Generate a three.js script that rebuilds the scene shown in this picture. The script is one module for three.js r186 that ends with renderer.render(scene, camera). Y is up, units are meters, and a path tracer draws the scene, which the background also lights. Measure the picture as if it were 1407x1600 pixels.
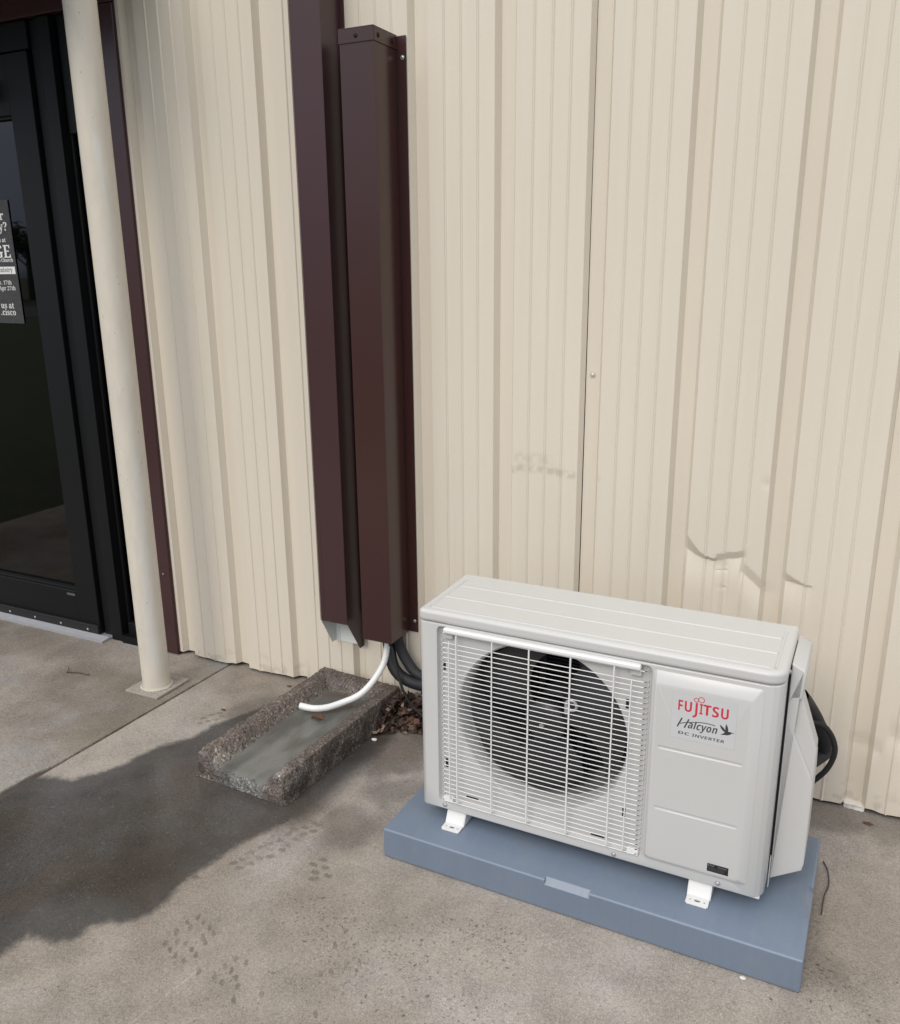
import * as THREE from 'three';
import { RoundedBoxGeometry } from 'three/addons/geometries/RoundedBoxGeometry.js';
import { mergeGeometries, mergeVertices, toCreasedNormals } from 'three/addons/utils/BufferGeometryUtils.js';
import { Brush, Evaluator, SUBTRACTION } from 'three-bvh-csg';

// ---------------------------------------------------------------- camera, sky, sun, exposure
const scene = new THREE.Scene();
const camera = new THREE.PerspectiveCamera(61.25, 900 / 1024, 0.05, 400);
camera.rotation.order = 'YXZ';
camera.position.set(2.137, 1.3489, 2.1813);
camera.rotation.set(-0.2754, 0.4497, -0.0095);
scene.add(camera);

const renderer = new THREE.WebGLRenderer({ antialias: true });
renderer.setSize(900, 1024);
renderer.toneMapping = THREE.LinearToneMapping;
renderer.toneMappingExposure = 1.06;
renderer.shadowMap.enabled = true;

// ---- seeded random numbers and value noise
function mulberry(a) { return () => { a |= 0; a = a + 0x6D2B79F5 | 0; let t = Math.imul(a ^ a >>> 15, 1 | a); t = t + Math.imul(t ^ t >>> 7, 61 | t) ^ t; return ((t ^ t >>> 14) >>> 0) / 4294967296; }; }
const rnd = mulberry(4711);
const TAB = new Float32Array(65536); for (let i = 0; i < 65536; i++) TAB[i] = rnd();
function vn(x, y) {
  const xi = Math.floor(x), yi = Math.floor(y), fx = x - xi, fy = y - yi, u = fx * fx * (3 - 2 * fx), v = fy * fy * (3 - 2 * fy);
  const h = (a, b) => TAB[((a & 255) + ((b & 255) << 8))];
  const a = h(xi, yi), b = h(xi + 1, yi), c = h(xi, yi + 1), d = h(xi + 1, yi + 1);
  return a + (b - a) * u + (c - a) * v + (a - b - c + d) * u * v;
}
function fbm(x, y, o = 4) { let s = 0, a = 0.5, n = 0; for (let i = 0; i < o; i++) { s += a * vn(x, y); n += a; a *= 0.5; x = x * 2.03 + 17.3; y = y * 2.01 + 9.7; } return s / n; }
const clamp = (x, a = 0, b = 1) => Math.min(b, Math.max(a, x));
const sstep = (a, b, x) => { const t = clamp((x - a) / (b - a)); return t * t * (3 - 2 * t); };
const mix = (a, b, t) => a + (b - a) * t;
const mix3 = (a, b, t) => [mix(a[0], b[0], t), mix(a[1], b[1], t), mix(a[2], b[2], t)];

{ // overcast sky: brighter overhead than at the horizon, soft cloud structure
  const w = 512, h = 256, d = new Float32Array(w * h * 4);
  for (let j = 0; j < h; j++) for (let i = 0; i < w; i++) {
    const el = (j + 0.5) / h * Math.PI - Math.PI / 2, s = Math.sin(el), az = i / w * Math.PI * 2, k = (j * w + i) * 4;
    if (s < 0) { d[k] = 0.22; d[k + 1] = 0.22; d[k + 2] = 0.21; d[k + 3] = 1; continue; }
    const cx = Math.cos(az) * Math.cos(el) / (s + 0.25), cy = Math.sin(az) * Math.cos(el) / (s + 0.25);
    const c = fbm(cx * 1.6 + 40, cy * 1.6 + 40, 5) - 0.5;
    const L = 1.72 * (1 + 2 * s) / 3 * (1 + 0.35 * c);
    const tc = mix3([0.84, 0.97, 1.2], [0.98, 0.995, 1.02], sstep(0, 0.55, s)); d[k] = L * tc[0]; d[k + 1] = L * tc[1]; d[k + 2] = L * tc[2]; d[k + 3] = 1;
  }
  const t = new THREE.DataTexture(d, w, h, THREE.RGBAFormat, THREE.FloatType);
  t.mapping = THREE.EquirectangularReflectionMapping; t.magFilter = THREE.LinearFilter; t.minFilter = THREE.LinearFilter; t.wrapS = THREE.RepeatWrapping; t.needsUpdate = true;
  scene.background = t; scene.environment = t;
}
const sun = new THREE.DirectionalLight(0xfff5ea, 1.3);
sun.position.set(-0.2, 6.8, 7.6); sun.target.position.set(1, 0.5, 0.3);
sun.castShadow = true; sun.shadow.radius = 50; sun.shadow.mapSize.set(2048, 2048);
Object.assign(sun.shadow.camera, { left: -6, right: 6, top: 6, bottom: -6, near: 0.5, far: 30 });
scene.add(sun, sun.target);

// ---------------------------------------------------------------- helpers
const used = new Map();
function numbered(n) { const k = used.get(n) || 0; used.set(n, k + 1); return k ? n + '_' + String(k).padStart(3, '0') : n; }
function tag(o, label, category, group) { o.userData.label = label; o.userData.category = category; if (group) o.userData.group = group; return o; }
function thing(name, label, category, [x, y, z] = [0, 0, 0], turn = 0, group) {
  const o = new THREE.Group(); o.name = numbered(name); o.position.set(x, y, z); o.rotation.y = turn; scene.add(o); return tag(o, label, category, group);
}
function obj(name, geos, mat, parent = scene) {
  let g = geos;
  if (Array.isArray(geos)) { const l = geos.map((q) => { const r = q.index ? q.toNonIndexed() : q; for (const k of Object.keys(r.attributes)) if (!['position', 'normal', 'uv'].includes(k)) r.deleteAttribute(k); return r; }); g = mergeGeometries(l); }
  const m = new THREE.Mesh(g, mat); m.name = parent === scene ? numbered(name) : name; m.castShadow = m.receiveShadow = true; parent.add(m); return m;
}
function struct(o, kind = 'structure') { o.userData.kind = kind; return o; }
const box = (x0, x1, y0, y1, z0, z1) => { const g = new THREE.BoxGeometry(x1 - x0, y1 - y0, z1 - z0); g.translate((x0 + x1) / 2, (y0 + y1) / 2, (z0 + z1) / 2); return g; };
const rbox = (x0, x1, y0, y1, z0, z1, r = 0.003, s = 3) => { const g = new RoundedBoxGeometry(x1 - x0, y1 - y0, z1 - z0, s, Math.min(r, (x1 - x0) / 2.01, (y1 - y0) / 2.01, (z1 - z0) / 2.01)); g.translate((x0 + x1) / 2, (y0 + y1) / 2, (z0 + z1) / 2); return g; };
const V = (a) => new THREE.Vector3(...a);
const tube = (pts, r, seg = 60, rad = 10, tension = 0.5) => new THREE.TubeGeometry(new THREE.CatmullRomCurve3(pts.map(V), false, 'catmullrom', tension), seg, r, rad, false);
const cyl = (r, h, n = 16) => new THREE.CylinderGeometry(r, r, h, n);
const lin2s = (c) => { c = clamp(c); return 255 * (c <= 0.0031308 ? 12.92 * c : 1.055 * Math.pow(c, 1 / 2.4) - 0.055); };
function tex(w, h, f, srgb = true) {   // f(i, j) -> linear rgb (or data)
  const d = new Uint8Array(w * h * 4);
  for (let j = 0; j < h; j++) for (let i = 0; i < w; i++) { const c = f(i, j), k = (j * w + i) * 4; for (let q = 0; q < 3; q++) d[k + q] = srgb ? lin2s(c[q]) : 255 * clamp(c[q]); d[k + 3] = 255; }
  const t = new THREE.DataTexture(d, w, h); t.magFilter = THREE.LinearFilter; t.minFilter = THREE.LinearMipmapLinearFilter; t.generateMipmaps = true; t.wrapS = t.wrapT = THREE.RepeatWrapping;
  if (srgb) t.colorSpace = THREE.SRGBColorSpace; t.needsUpdate = true; return t;
}
function canvasTex(w, h, draw) { const c = document.createElement('canvas'); c.width = w; c.height = h; draw(c.getContext('2d'), w, h); const t = new THREE.CanvasTexture(c); t.colorSpace = THREE.SRGBColorSpace; t.anisotropy = 8; return t; }
function mat(rgb, o = {}) { const m = new THREE.MeshStandardMaterial({ roughness: 0.6, metalness: 0, ...o }); m.color.setRGB(...rgb); return m; }
function csg(a, ...bs) {
  const ev = new Evaluator(); ev.useGroups = false; ev.attributes = ['position', 'normal', 'uv'];
  let A = new Brush(a); A.updateMatrixWorld();
  for (const b of bs) { const B = new Brush(b); B.updateMatrixWorld(); A = ev.evaluate(A, B, SUBTRACTION); A.updateMatrixWorld(); }
  return A.geometry;
}
function screwHead(parent, x, y, z, r = 0.005, m) { const g = new THREE.SphereGeometry(r, 12, 6, 0, Math.PI * 2, 0, Math.PI / 2); g.scale(1, 0.6, 1); g.rotateX(Math.PI / 2); const wsh = cyl(r * 1.35, 0.0014, 14); wsh.rotateX(Math.PI / 2); const o = obj('screw', [g, wsh], m || M.zinc, parent); o.position.set(x, y, z); return o; }

// ---------------------------------------------------------------- shared materials
const fineBump = tex(256, 256, (i, j) => { const v = 0.5 * TAB[(i * 251 + j * 7919) & 65535] + 0.5 * vn(i * 0.25, j * 0.25); return [v, v, v]; }, false);
const M = {
  maroon: mat([0.053, 0.0235, 0.0255], { roughness: 0.27 }),
  duct: mat([0.047, 0.0195, 0.0175], { roughness: 0.24 }),
  blackMetal: Object.assign(new THREE.MeshPhysicalMaterial({ roughness: 0.5, specularIntensity: 0.55 }), { color: new THREE.Color().setRGB(0.0042, 0.0045, 0.0054) }),
  rubber: mat([0.012, 0.012, 0.013], { roughness: 0.75 }),
  foamBlack: mat([0.011, 0.012, 0.015], { roughness: 0.62, bumpMap: fineBump, bumpScale: 0.0006 }),
  zinc: mat([0.55, 0.55, 0.56], { roughness: 0.35, metalness: 0.8 }),
  aluminium: mat([0.55, 0.56, 0.58], { roughness: 0.4, metalness: 0.55 }),
  casing: mat([0.535, 0.535, 0.523], { roughness: 0.26 }),
  grilleWhite: mat([0.74, 0.74, 0.73], { roughness: 0.3 }),
  footWhite: mat([0.72, 0.72, 0.71], { roughness: 0.35 }),
  plasticCover: mat([0.53, 0.527, 0.512], { roughness: 0.46 }),
  black: mat([0.006, 0.006, 0.007], { roughness: 0.7 }),
  fan: mat([0.026, 0.026, 0.029], { roughness: 0.4 }),
  coil: mat([0.05, 0.052, 0.056], { roughness: 0.5 }),
  galvanised: mat([0.3, 0.3, 0.3], { roughness: 0.5, metalness: 0.3 }),
  hose: mat([0.78, 0.79, 0.78], { roughness: 0.42 }),
  spoutWhite: mat([0.74, 0.76, 0.73], { roughness: 0.5 }),
  foamWhite: mat([0.68, 0.65, 0.6], { roughness: 0.9 }),
  core: mat([0.03, 0.029, 0.028], { roughness: 0.9 }),
};

// ---------------------------------------------------------------- concrete slabs
const jointX = (z) => 0.206 - 0.037 * z;
const STAIN = [[0.66, 1.27], [0.656, 1.222], [0.658, 1.199], [0.693, 1.197], [0.731, 1.189], [0.755, 1.176], [0.769, 1.158], [0.765, 1.133], [0.788, 1.108], [0.817, 1.097], [0.842, 1.074], [0.857, 1.048], [0.854, 1.01], [0.85, 0.949], [0.851, 0.912], [0.872, 0.83], [0.897, 0.752], [0.931, 0.695], [0.976, 0.62], [0.985, 0.519], [0.983, 0.409], [1.0, 0.295], [1.0, 0.19], [0.93, 0.1], [0.716, 0.03], [0.57, 0.09], [0.509, 0.163], [0.477, 0.256], [0.447, 0.343], [0.422, 0.43], [0.385, 0.503], [0.361, 0.579], [0.345, 0.638], [0.315, 0.691], [0.285, 0.733], [0.279, 0.749], [0.201, 0.768], [0.05, 0.84], [0.05, 1.4], [0.4, 1.42], [0.6, 1.38]];
function polySD(P, x, y) { // signed distance, negative inside
  let d = 1e9, inside = false;
  for (let i = 0, j = P.length - 1; i < P.length; j = i++) {
    const ax = P[j][0], ay = P[j][1], bx = P[i][0], by = P[i][1], ex = bx - ax, ey = by - ay, wx = x - ax, wy = y - ay;
    const t = clamp((wx * ex + wy * ey) / (ex * ex + ey * ey)), qx = wx - ex * t, qy = wy - ey * t; d = Math.min(d, qx * qx + qy * qy);
    if ((by > y) !== (ay > y) && x < (ax - bx) * (y - by) / (ay - by) + bx) inside = !inside;
  }
  return inside ? -Math.sqrt(d) : Math.sqrt(d);
}
const PRINTS = [[0.959, 1.013], [0.98, 1.02], [0.947, 1.033], [0.963, 1.043], [0.946, 1.066], [1.001, 1.025], [1.007, 1.054], [1.021, 1.062], [1.02, 1.035], [0.987, 1.083], [0.966, 1.085], [0.947, 1.101], [0.968, 1.109], [1.008, 1.089], [0.989, 1.115], [1.027, 1.098], [1.014, 1.12], [1.064, 1.132], [1.108, 1.07], [1.101, 1.096], [1.12, 1.1], [1.135, 1.072], [1.099, 1.126], [1.123, 1.131], [1.139, 1.109], [1.157, 1.127], [1.171, 1.155], [1.212, 1.122], [1.333, 1.116], [1.302, 1.017], [1.287, 1.031], [1.269, 0.911], [1.272, 0.954]];
const TRACK = [[0.912, 0.837], [0.937, 0.845], [0.922, 0.82], [0.95, 0.82], [0.924, 0.787], [0.956, 0.798], [0.938, 0.761], [0.977, 0.782], [0.948, 0.743], [0.987, 0.751], [0.962, 0.723], [0.99, 0.73], [0.965, 0.695], [0.993, 0.702], [0.968, 0.672], [1, 0.678], [0.989, 0.655], [1.015, 0.657], [1.011, 0.631], [1, 0.629], [1.086, 0.763], [1.097, 0.739], [1.117, 0.761], [1.106, 0.784], [1.115, 0.804], [1.139, 0.781], [0.38, 0.33], [0.39, 0.304], [0.406, 0.285], [0.407, 0.339], [0.423, 0.321], [0.394, 0.36], [0.428, 0.297], [0.865, 0.915]];
const DAMP = [[1.09, 0.6, 0.11, 0.45], [1.02, 0.24, 0.2, 0.6], [1.12, 0.42, 0.1, 0.4], [2.2, 0.6, 0.07, 0.35], [0.5, 0.22, 0.12, 0.45], [2.3, 0.03, 0.12, 0.5], [2.15, 0.04, 0.12, 0.5]];
// colour, roughness and relief of one slab; wet = the water stain that runs from the splash block
function slabTextures(x0, x1, z0, z1, W, H, tint, wet, seed) {
  const r = mulberry(seed), sx = W / (x1 - x0), sz = H / (z1 - z0), dark = new Float32Array(W * H), lite = new Float32Array(W * H);
  const stamp = (A, x, z, rx, rz, ang, v) => {
    const R = Math.max(rx, rz) * 1.4, ca = Math.cos(ang), sa = Math.sin(ang);
    for (let j = Math.max(0, Math.floor((z - R - z0) * sz)); j < Math.min(H, (z + R - z0) * sz); j++) for (let i = Math.max(0, Math.floor((x - R - x0) * sx)); i < Math.min(W, (x + R - x0) * sx); i++) {
      const dx = (i + 0.5) / sx + x0 - x, dz = (j + 0.5) / sz + z0 - z, u = (dx * ca + dz * sa) / rx, w = (-dx * sa + dz * ca) / rz, q = Math.sqrt(u * u + w * w) + 0.9 * (fbm(i * 0.35, j * 0.35, 2) - 0.5);
      const a = v * (1 - sstep(0.7, 1.15, q)); const k = j * W + i; if (a > A[k]) A[k] = a;
    }
  };
  for (let k = 0; k < 9000 * (x1 - x0) * (z1 - z0); k++) { // small pits and dark grains, in patches
    const x = mix(x0, x1, r()), z = mix(z0, z1, r()), p = fbm(x * 3.1 + seed, z * 3.1, 3);
    if (r() < sstep(0.4, 0.72, p) * 0.8 + 0.03) { const s = 0.0007 + 0.0016 * r() * r() * r(); stamp(dark, x, z, s * (1 + r()), s, r() * 3, 0.15 + 0.55 * r()); }
  }
  for (let k = 0; k < 1300 * (x1 - x0) * (z1 - z0); k++) stamp(lite, mix(x0, x1, r()), mix(z0, z1, r()), 0.0012, 0.0012 + 0.001 * r(), 0, 0.3 + 0.5 * r());
  if (wet) {
    for (let k = 0; k < 1500; k++) { // clusters of dark grit in front of the pad
      const c = [[1.45, 0.93, 0.13], [1.62, 1.02, 0.15], [1.3, 1.0, 0.12], [1.55, 0.8, 0.08], [2.2, 0.62, 0.1], [2.12, 0.5, 0.05], [1.85, 1.05, 0.2], [1.2, 0.9, 0.1]][Math.floor(r() * 8)];
      const a = r() * 6.28, q = Math.sqrt(-2 * Math.log(r() + 1e-6)) * c[2] * 0.6, s = 0.001 + 0.0022 * r() * r();
      stamp(dark, c[0] + Math.cos(a) * q, c[1] + Math.sin(a) * q * 0.7, s * (1 + r()), s, r() * 3, 0.25 + 0.5 * r());
    }
    for (const [x, z] of PRINTS) stamp(dark, x, z, 0.0085 + 0.003 * r(), 0.005, 0.75 + 0.3 * r(), 0.36 + 0.2 * r());
    for (const [x, z] of TRACK) { stamp(dark, x, z, 0.009 + 0.004 * r(), 0.0075, -0.9 + r(), 0.32 + 0.18 * r()); }
    for (let k = 0; k < 26; k++) { const t = r(); stamp(dark, mix(0.915, 1.01, t) + 0.05 * (r() - 0.4), mix(0.83, 0.63, t) + 0.03 * (r() - 0.5), 0.008, 0.006, r() * 3, 0.2); }
    const line = (ax, az, bx, bz, n, v) => { for (let k = 0; k < n; k++) { const t = k / n; stamp(lite, mix(ax, bx, t) + 0.002 * (r() - 0.5), mix(az, bz, t), 0.0026, 0.0014, 0.3, v * (0.5 + 0.5 * r())); } };
    line(1.03, 1.29, 1.058, 1.13, 90, 0.55); line(0.85, 1.22, 0.96, 1.16, 50, 0.22); line(0.93, 1.28, 0.95, 1.19, 40, 0.2);
  }
  let film = 0; const wetAt = (x, z) => { if (!wet) return 0; const n = 0.03 * (fbm(x * 9 + 3, z * 9, 4) - 0.5) + 0.006 * (vn(x * 120, z * 120) - 0.5); const sd = polySD(STAIN, x, z) + n + 0.012 * (fbm(x * 55, z * 55, 3) - 0.5), soft = x > 0.93 ? 0.05 : 0.015; let w = 1 - sstep(-soft, soft, sd); film = sstep(-0.02, -0.1, sd + 0.1 * (fbm(x * 6 + 21, z * 6, 4) - 0.5)); for (const [cx, cz, cr, a] of DAMP) { const d = Math.hypot(x - cx, z - cz) / cr + 1.1 * (fbm(x * 11 + cx * 9, z * 11, 4) - 0.5); w = Math.max(w, a * (1 - sstep(0.45, 1.05, d))); } return w; };
  const wetM = new Float32Array(W * H), filmM = new Float32Array(W * H);   // damp concrete, and the thin film of water standing on part of it
  for (let j = 0; j < H; j++) for (let i = 0; i < W; i++) { film = 0; wetM[j * W + i] = wetAt((i + 0.5) / sx + x0, (j + 0.5) / sz + z0); filmM[j * W + i] = film; }
  const map = tex(W, H, (i, j) => {
    const x = (i + 0.5) / sx + x0, z = (j + 0.5) / sz + z0, k = j * W + i;
    const low = fbm(x * 2.3 + seed, z * 2.3 + 5, 4), mid = fbm(x * 14, z * 14 + seed, 3), fine = TAB[(i * 7919 + j * 104729 + (i * j & 1023)) & 65535] * 0.5 + vn(i * 0.62, j * 0.62) * 0.4 + vn(i * 0.3 + 9, j * 0.3) * 0.1;
    let c = mix3(tint[0], tint[1], sstep(0.32, 0.68, low));
    c = mix3(c, tint[2], 0.55 * sstep(0.5, 0.78, fbm(x * 5 + 31, z * 5 + seed, 4)));
    const f = 1 + 0.4 * (mid - 0.5) + 0.95 * (fine - 0.5); c = c.map((q) => q * f);
    const l = lite[k]; c = c.map((q) => q * (1 + 0.5 * l));
    const d = dark[k]; c = [c[0] * (1 - 0.75 * d), c[1] * (1 - 0.76 * d), c[2] * (1 - 0.76 * d)];
    const w = wetM[k];
    if (w > 0) {
      const rim = fbm(x * 7 + 60, z * 7, 4), sp = TAB[(i * 613 + j * 3571) & 65535] > 0.995 ? 2.4 : 1, br = sstep(0.5, 0.66, rim), dk2 = 0.78 + 0.5 * fbm(x * 4.2 + 12, z * 4.2 + 3, 4);
      const wc = [c[0] * mix(0.238, 0.24, br) * sp * dk2, c[1] * mix(0.248, 0.232, br) * sp * dk2, c[2] * mix(0.268, 0.236, br) * sp * dk2].map((q) => q * (1 + 1.1 * l)); c = mix3(c, wc, w);
    }
    return c;
  });
  const rough = tex(W >> 1, H >> 1, (i, j) => { const k = (2 * j) * W + 2 * i, w = wetM[k], q = fbm(i * 0.03 + 4, j * 0.03, 3); const v = mix(0.92, mix(0.7, mix(0.17, 0.34, q), filmM[k]), sstep(0.5, 1, w)); return [v, v, v]; }, false);
  const bump = tex(W >> 1, H >> 1, (i, j) => { const k = (2 * j) * W + 2 * i, n = 0.55 * fbm(i * 0.22, j * 0.22, 3) + 0.3 * TAB[(i * 331 + j * 977) & 65535]; const v = n * (1 - 0.3 * wetM[k] - 0.55 * filmM[k] * wetM[k]) - 0.3 * dark[k] + 0.15 * lite[k] + 0.15; return [v, v, v]; }, false);
  for (const t of [map, rough, bump]) { t.wrapS = t.wrapT = THREE.MirroredRepeatWrapping; t.anisotropy = 8; }
  return { map, roughnessMap: rough, bumpMap: bump };
}
function slabMesh(name, outline, x0, x1, z0, z1, material) {
  const s = new THREE.Shape(outline.map(([x, z]) => new THREE.Vector2(x, z)));
  const g = new THREE.ExtrudeGeometry(s, { depth: 0.09, bevelEnabled: true, bevelThickness: 0.004, bevelSize: 0.004, bevelOffset: -0.004, bevelSegments: 2, steps: 1 });
  g.rotateX(Math.PI / 2); g.translate(0, -0.004, 0);
  const p = g.attributes.position, u = g.attributes.uv;
  for (let i = 0; i < p.count; i++) u.setXY(i, (p.getX(i) - x0) / (x1 - x0), (p.getZ(i) - z0) / (z1 - z0));
  return struct(obj(name, g, material));
}
const CT = [[0.243, 0.21, 0.175], [0.303, 0.27, 0.235], [0.325, 0.298, 0.28]], CL = [[0.195, 0.168, 0.137], [0.295, 0.26, 0.225], [0.27, 0.262, 0.252]];
{
  const A = [0.05, 2.85, -0.05, 1.95], B = [-2.14, 0.26, -0.05, 3.4];
  const mr = mat([1, 1, 1], { roughness: 1, bumpScale: 0.0016, ...slabTextures(A[0], A[1], A[2], A[3], 2048, 1464, CT, true, 7) });
  const ml = mat([1, 1, 1], { roughness: 1, bumpScale: 0.0018, ...slabTextures(B[0], B[1], B[2], B[3], 1400, 2012, CL, false, 23) });
  const right = [], left = [], r = mulberry(99);
  for (let z = -0.05; z < 3.4; z += 0.03) {
    const wide = sstep(0.7, 0.78, z), jit = 0.002 * (r() - 0.5);
    right.push([jointX(z) + 0.0042 + jit + 0.002 * wide, z]); left.push([jointX(z) - 0.0042 - 0.017 * wide + 0.002 * (r() - 0.5), z]);
  }
  slabMesh('wall_apron', [...right, [0.09, 3.4], [6, 3.4], [6, -0.05]].filter((q) => q[1] > -1), A[0], A[1], A[2], A[3], mr);
  slabMesh('entry_slab', [...left, [-2.14, 3.4], [-2.14, -0.05]], B[0], B[1], B[2], B[3], ml);
  const dm = mat([0.085, 0.064, 0.055], { roughness: 0.95, bumpMap: fineBump, bumpScale: 0.003 });
  const dg = new THREE.PlaneGeometry(0.12, 3.5, 6, 120); dg.rotateX(-Math.PI / 2); const dp = dg.attributes.position;
  for (let i = 0; i < dp.count; i++) { const z = dp.getZ(i) + 1.7; dp.setXYZ(i, dp.getX(i) + jointX(z) - 0.01, -0.0105 + 0.005 * vn(z * 40, dp.getX(i) * 90), z); }
  dg.computeVertexNormals(); struct(obj('joint_dirt', dg, dm));
}
{ // lawn and road beyond, which the door glass mirrors
  const gt = tex(256, 256, (i, j) => { const n = fbm(i * 0.08, j * 0.08, 4), f = TAB[(i * 977 + j * 131) & 65535]; return [0.028 + 0.02 * n + 0.012 * f, 0.035 + 0.022 * n + 0.015 * f, 0.016 + 0.008 * n]; });
  gt.repeat.set(120, 120);
  const g = new THREE.PlaneGeometry(300, 300); g.rotateX(-Math.PI / 2); g.translate(0, -0.03, 0);
  struct(obj('lawn', g, mat([1, 1, 1], { map: gt, roughness: 0.95 })));
  const rt = tex(256, 256, (i, j) => { const f = 0.05 + 0.02 * fbm(i * 0.1, j * 0.1, 3) + 0.02 * TAB[(i * 57 + j * 911) & 65535]; return [f, f, f * 1.02]; }); rt.repeat.set(60, 3);
  const rg = new THREE.PlaneGeometry(200, 6); rg.rotateX(-Math.PI / 2); rg.translate(0, -0.02, 20);
  struct(obj('road', rg, mat([1, 1, 1], { map: rt, roughness: 0.9 })));
}

// ---------------------------------------------------------------- the metal building
const bld = thing('metal_building', 'beige ribbed metal building wall with maroon trim and a dark glass door', 'building');
const PITCH = 0.24384, RD = 0.0225, SL = 0.0102;
function profileZ(x) { // front of the sheet: wide pans at z = 0, narrow recessed troughs, three fine beads on each pan
  let u = ((x % PITCH) + PITCH) % PITCH;
  if (u < SL) return -RD * u / SL;
  if (u < 0.057 - SL) return -RD;
  if (u < 0.057) return -RD * (0.057 - u) / SL;
  for (const b of [0.104, 0.151, 0.198]) { const d = Math.abs(u - b); if (d < 0.0042) return 0.0033 * (1 - sstep(0.0006, 0.0042, d)); }
  return 0;
}
const DENTS = [ // [x0, x1, y at x0, y in the middle, y at x1, depth, reach above, reach below, deepest at its left corner]
  [1.759, 1.84, 0.642, 0.622, 0.62, 0.016, 0.045, 0.1, 1], [1.836, 1.908, 0.62, 0.628, 0.638, 0.008, 0.02, 0.07, 0], [1.9, 1.962, 0.6, 0.575, 0.548, 0.009, 0.03, 0.07, 0], [2.001, 2.07, 0.59, 0.586, 0.584, 0.009, 0.03, 0.08, 1], [1.93, 1.955, 0.835, 0.832, 0.83, 0.002, 0.02, 0.02, 0], [2.28, 2.37, 0.23, 0.21, 0.2, 0.006, 0.05, 0.06, 0], [2.19, 2.27, 0.19, 0.18, 0.18, 0.004, 0.03, 0.05, 0], [2.3, 2.36, 0.34, 0.345, 0.34, 0.003, 0.03, 0.05, 0], [1.838, 1.868, 0.597, 0.597, 0.598, 0.0022, 0.002, 0.012, 0], [1.847, 1.868, 0.553, 0.552, 0.553, 0.0022, 0.002, 0.012, 0],
];
function dent(x, y) {
  let z = 0;
  for (const [a, b, ya, ym, yb, d, up, dn, corner] of DENTS) {
    if (x < a - 0.004 || x > b + 0.004) continue;
    const t = clamp((x - a) / (b - a)), yc = mix(ya, yb, t) + (ym - (ya + yb) / 2) * Math.sin(t * Math.PI) + 0.003 * (fbm(x * 60, 4, 2) - 0.5), dy = y - yc;
    const edge = sstep(a - 0.004, a + 0.006, x) * (1 - sstep(b - 0.006, b + 0.004, x)), f = dy > 0 ? clamp(1 - dy / (up * (corner ? 0.15 + 0.85 * (1 - t) * (1 - t) : 1))) : clamp(1 + dy / dn), dc = corner ? d * (1 - 0.6 * t) : d;
    z -= dc * edge * f * (dy > 0 ? 1 : f) * (0.85 + 0.3 * vn(x * 40, y * 14));
  }
  if (x > 1.832 && x < 1.874 && y < 0.63) z -= 0.003 * sstep(1.832, 1.836, x) * (1 - sstep(1.869, 1.874, x)) * sstep(0.36, 0.56, y) * (1 - sstep(0.605, 0.625, y));
  return z;
}
const wallMap = tex(1024, 1024, (i, j) => { // one sheet of paint, 2.6 m square, with the scuff marks the photograph shows
  const x = i / 1024 * 2.6, y = j / 1024 * 2.6;
  let c = [0.675, 0.615, 0.515]; const n = fbm(x * 2.2, y * 0.9 + 7, 4) - 0.5, s = fbm(x * 60, y * 4, 3) - 0.5, q = TAB[(i * 193 + j * 6151) & 65535] - 0.5;
  let f = 1 + 0.07 * n + 0.04 * s + 0.025 * q; c = c.map((v) => v * f);
  const sc = (cx0, cx1, cy, h, a) => { if (x > cx0 && x < cx1) { const e = sstep(cx0, cx0 + 0.02, x) * (1 - sstep(cx1 - 0.01, cx1, x)); const d = Math.abs(y - cy - 0.01 * (vn(x * 30, 3) - 0.5)) / h; const m = a * e * (1 - sstep(0.3, 1, d)) * sstep(0.3, 0.7, fbm(x * 70, y * 70, 3)); c = c.map((v, k) => v * (1 - m * [0.36, 0.38, 0.4][k])); } };
  sc(1.26, 1.462, 0.81, 0.016, 0.55); sc(1.27, 1.4, 0.84, 0.022, 0.3); sc(1.512, 1.53, 0.806, 0.014, 0.5); sc(1.925, 1.95, 0.83, 0.012, 0.35); sc(1.98, 2.02, 0.8, 0.006, 0.3);
  const sp = fbm(x * 40, y * 40, 3); if (y < 0.09 && sp > 0.55) { const m = sstep(0.55, 0.75, sp) * (1 - y / 0.09); c = mix3(c, [0.36, 0.32, 0.27], 0.5 * m); }
  return c;
});
const wallMat = mat([1, 1, 1], { map: wallMap, roughness: 0.5 });
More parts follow.
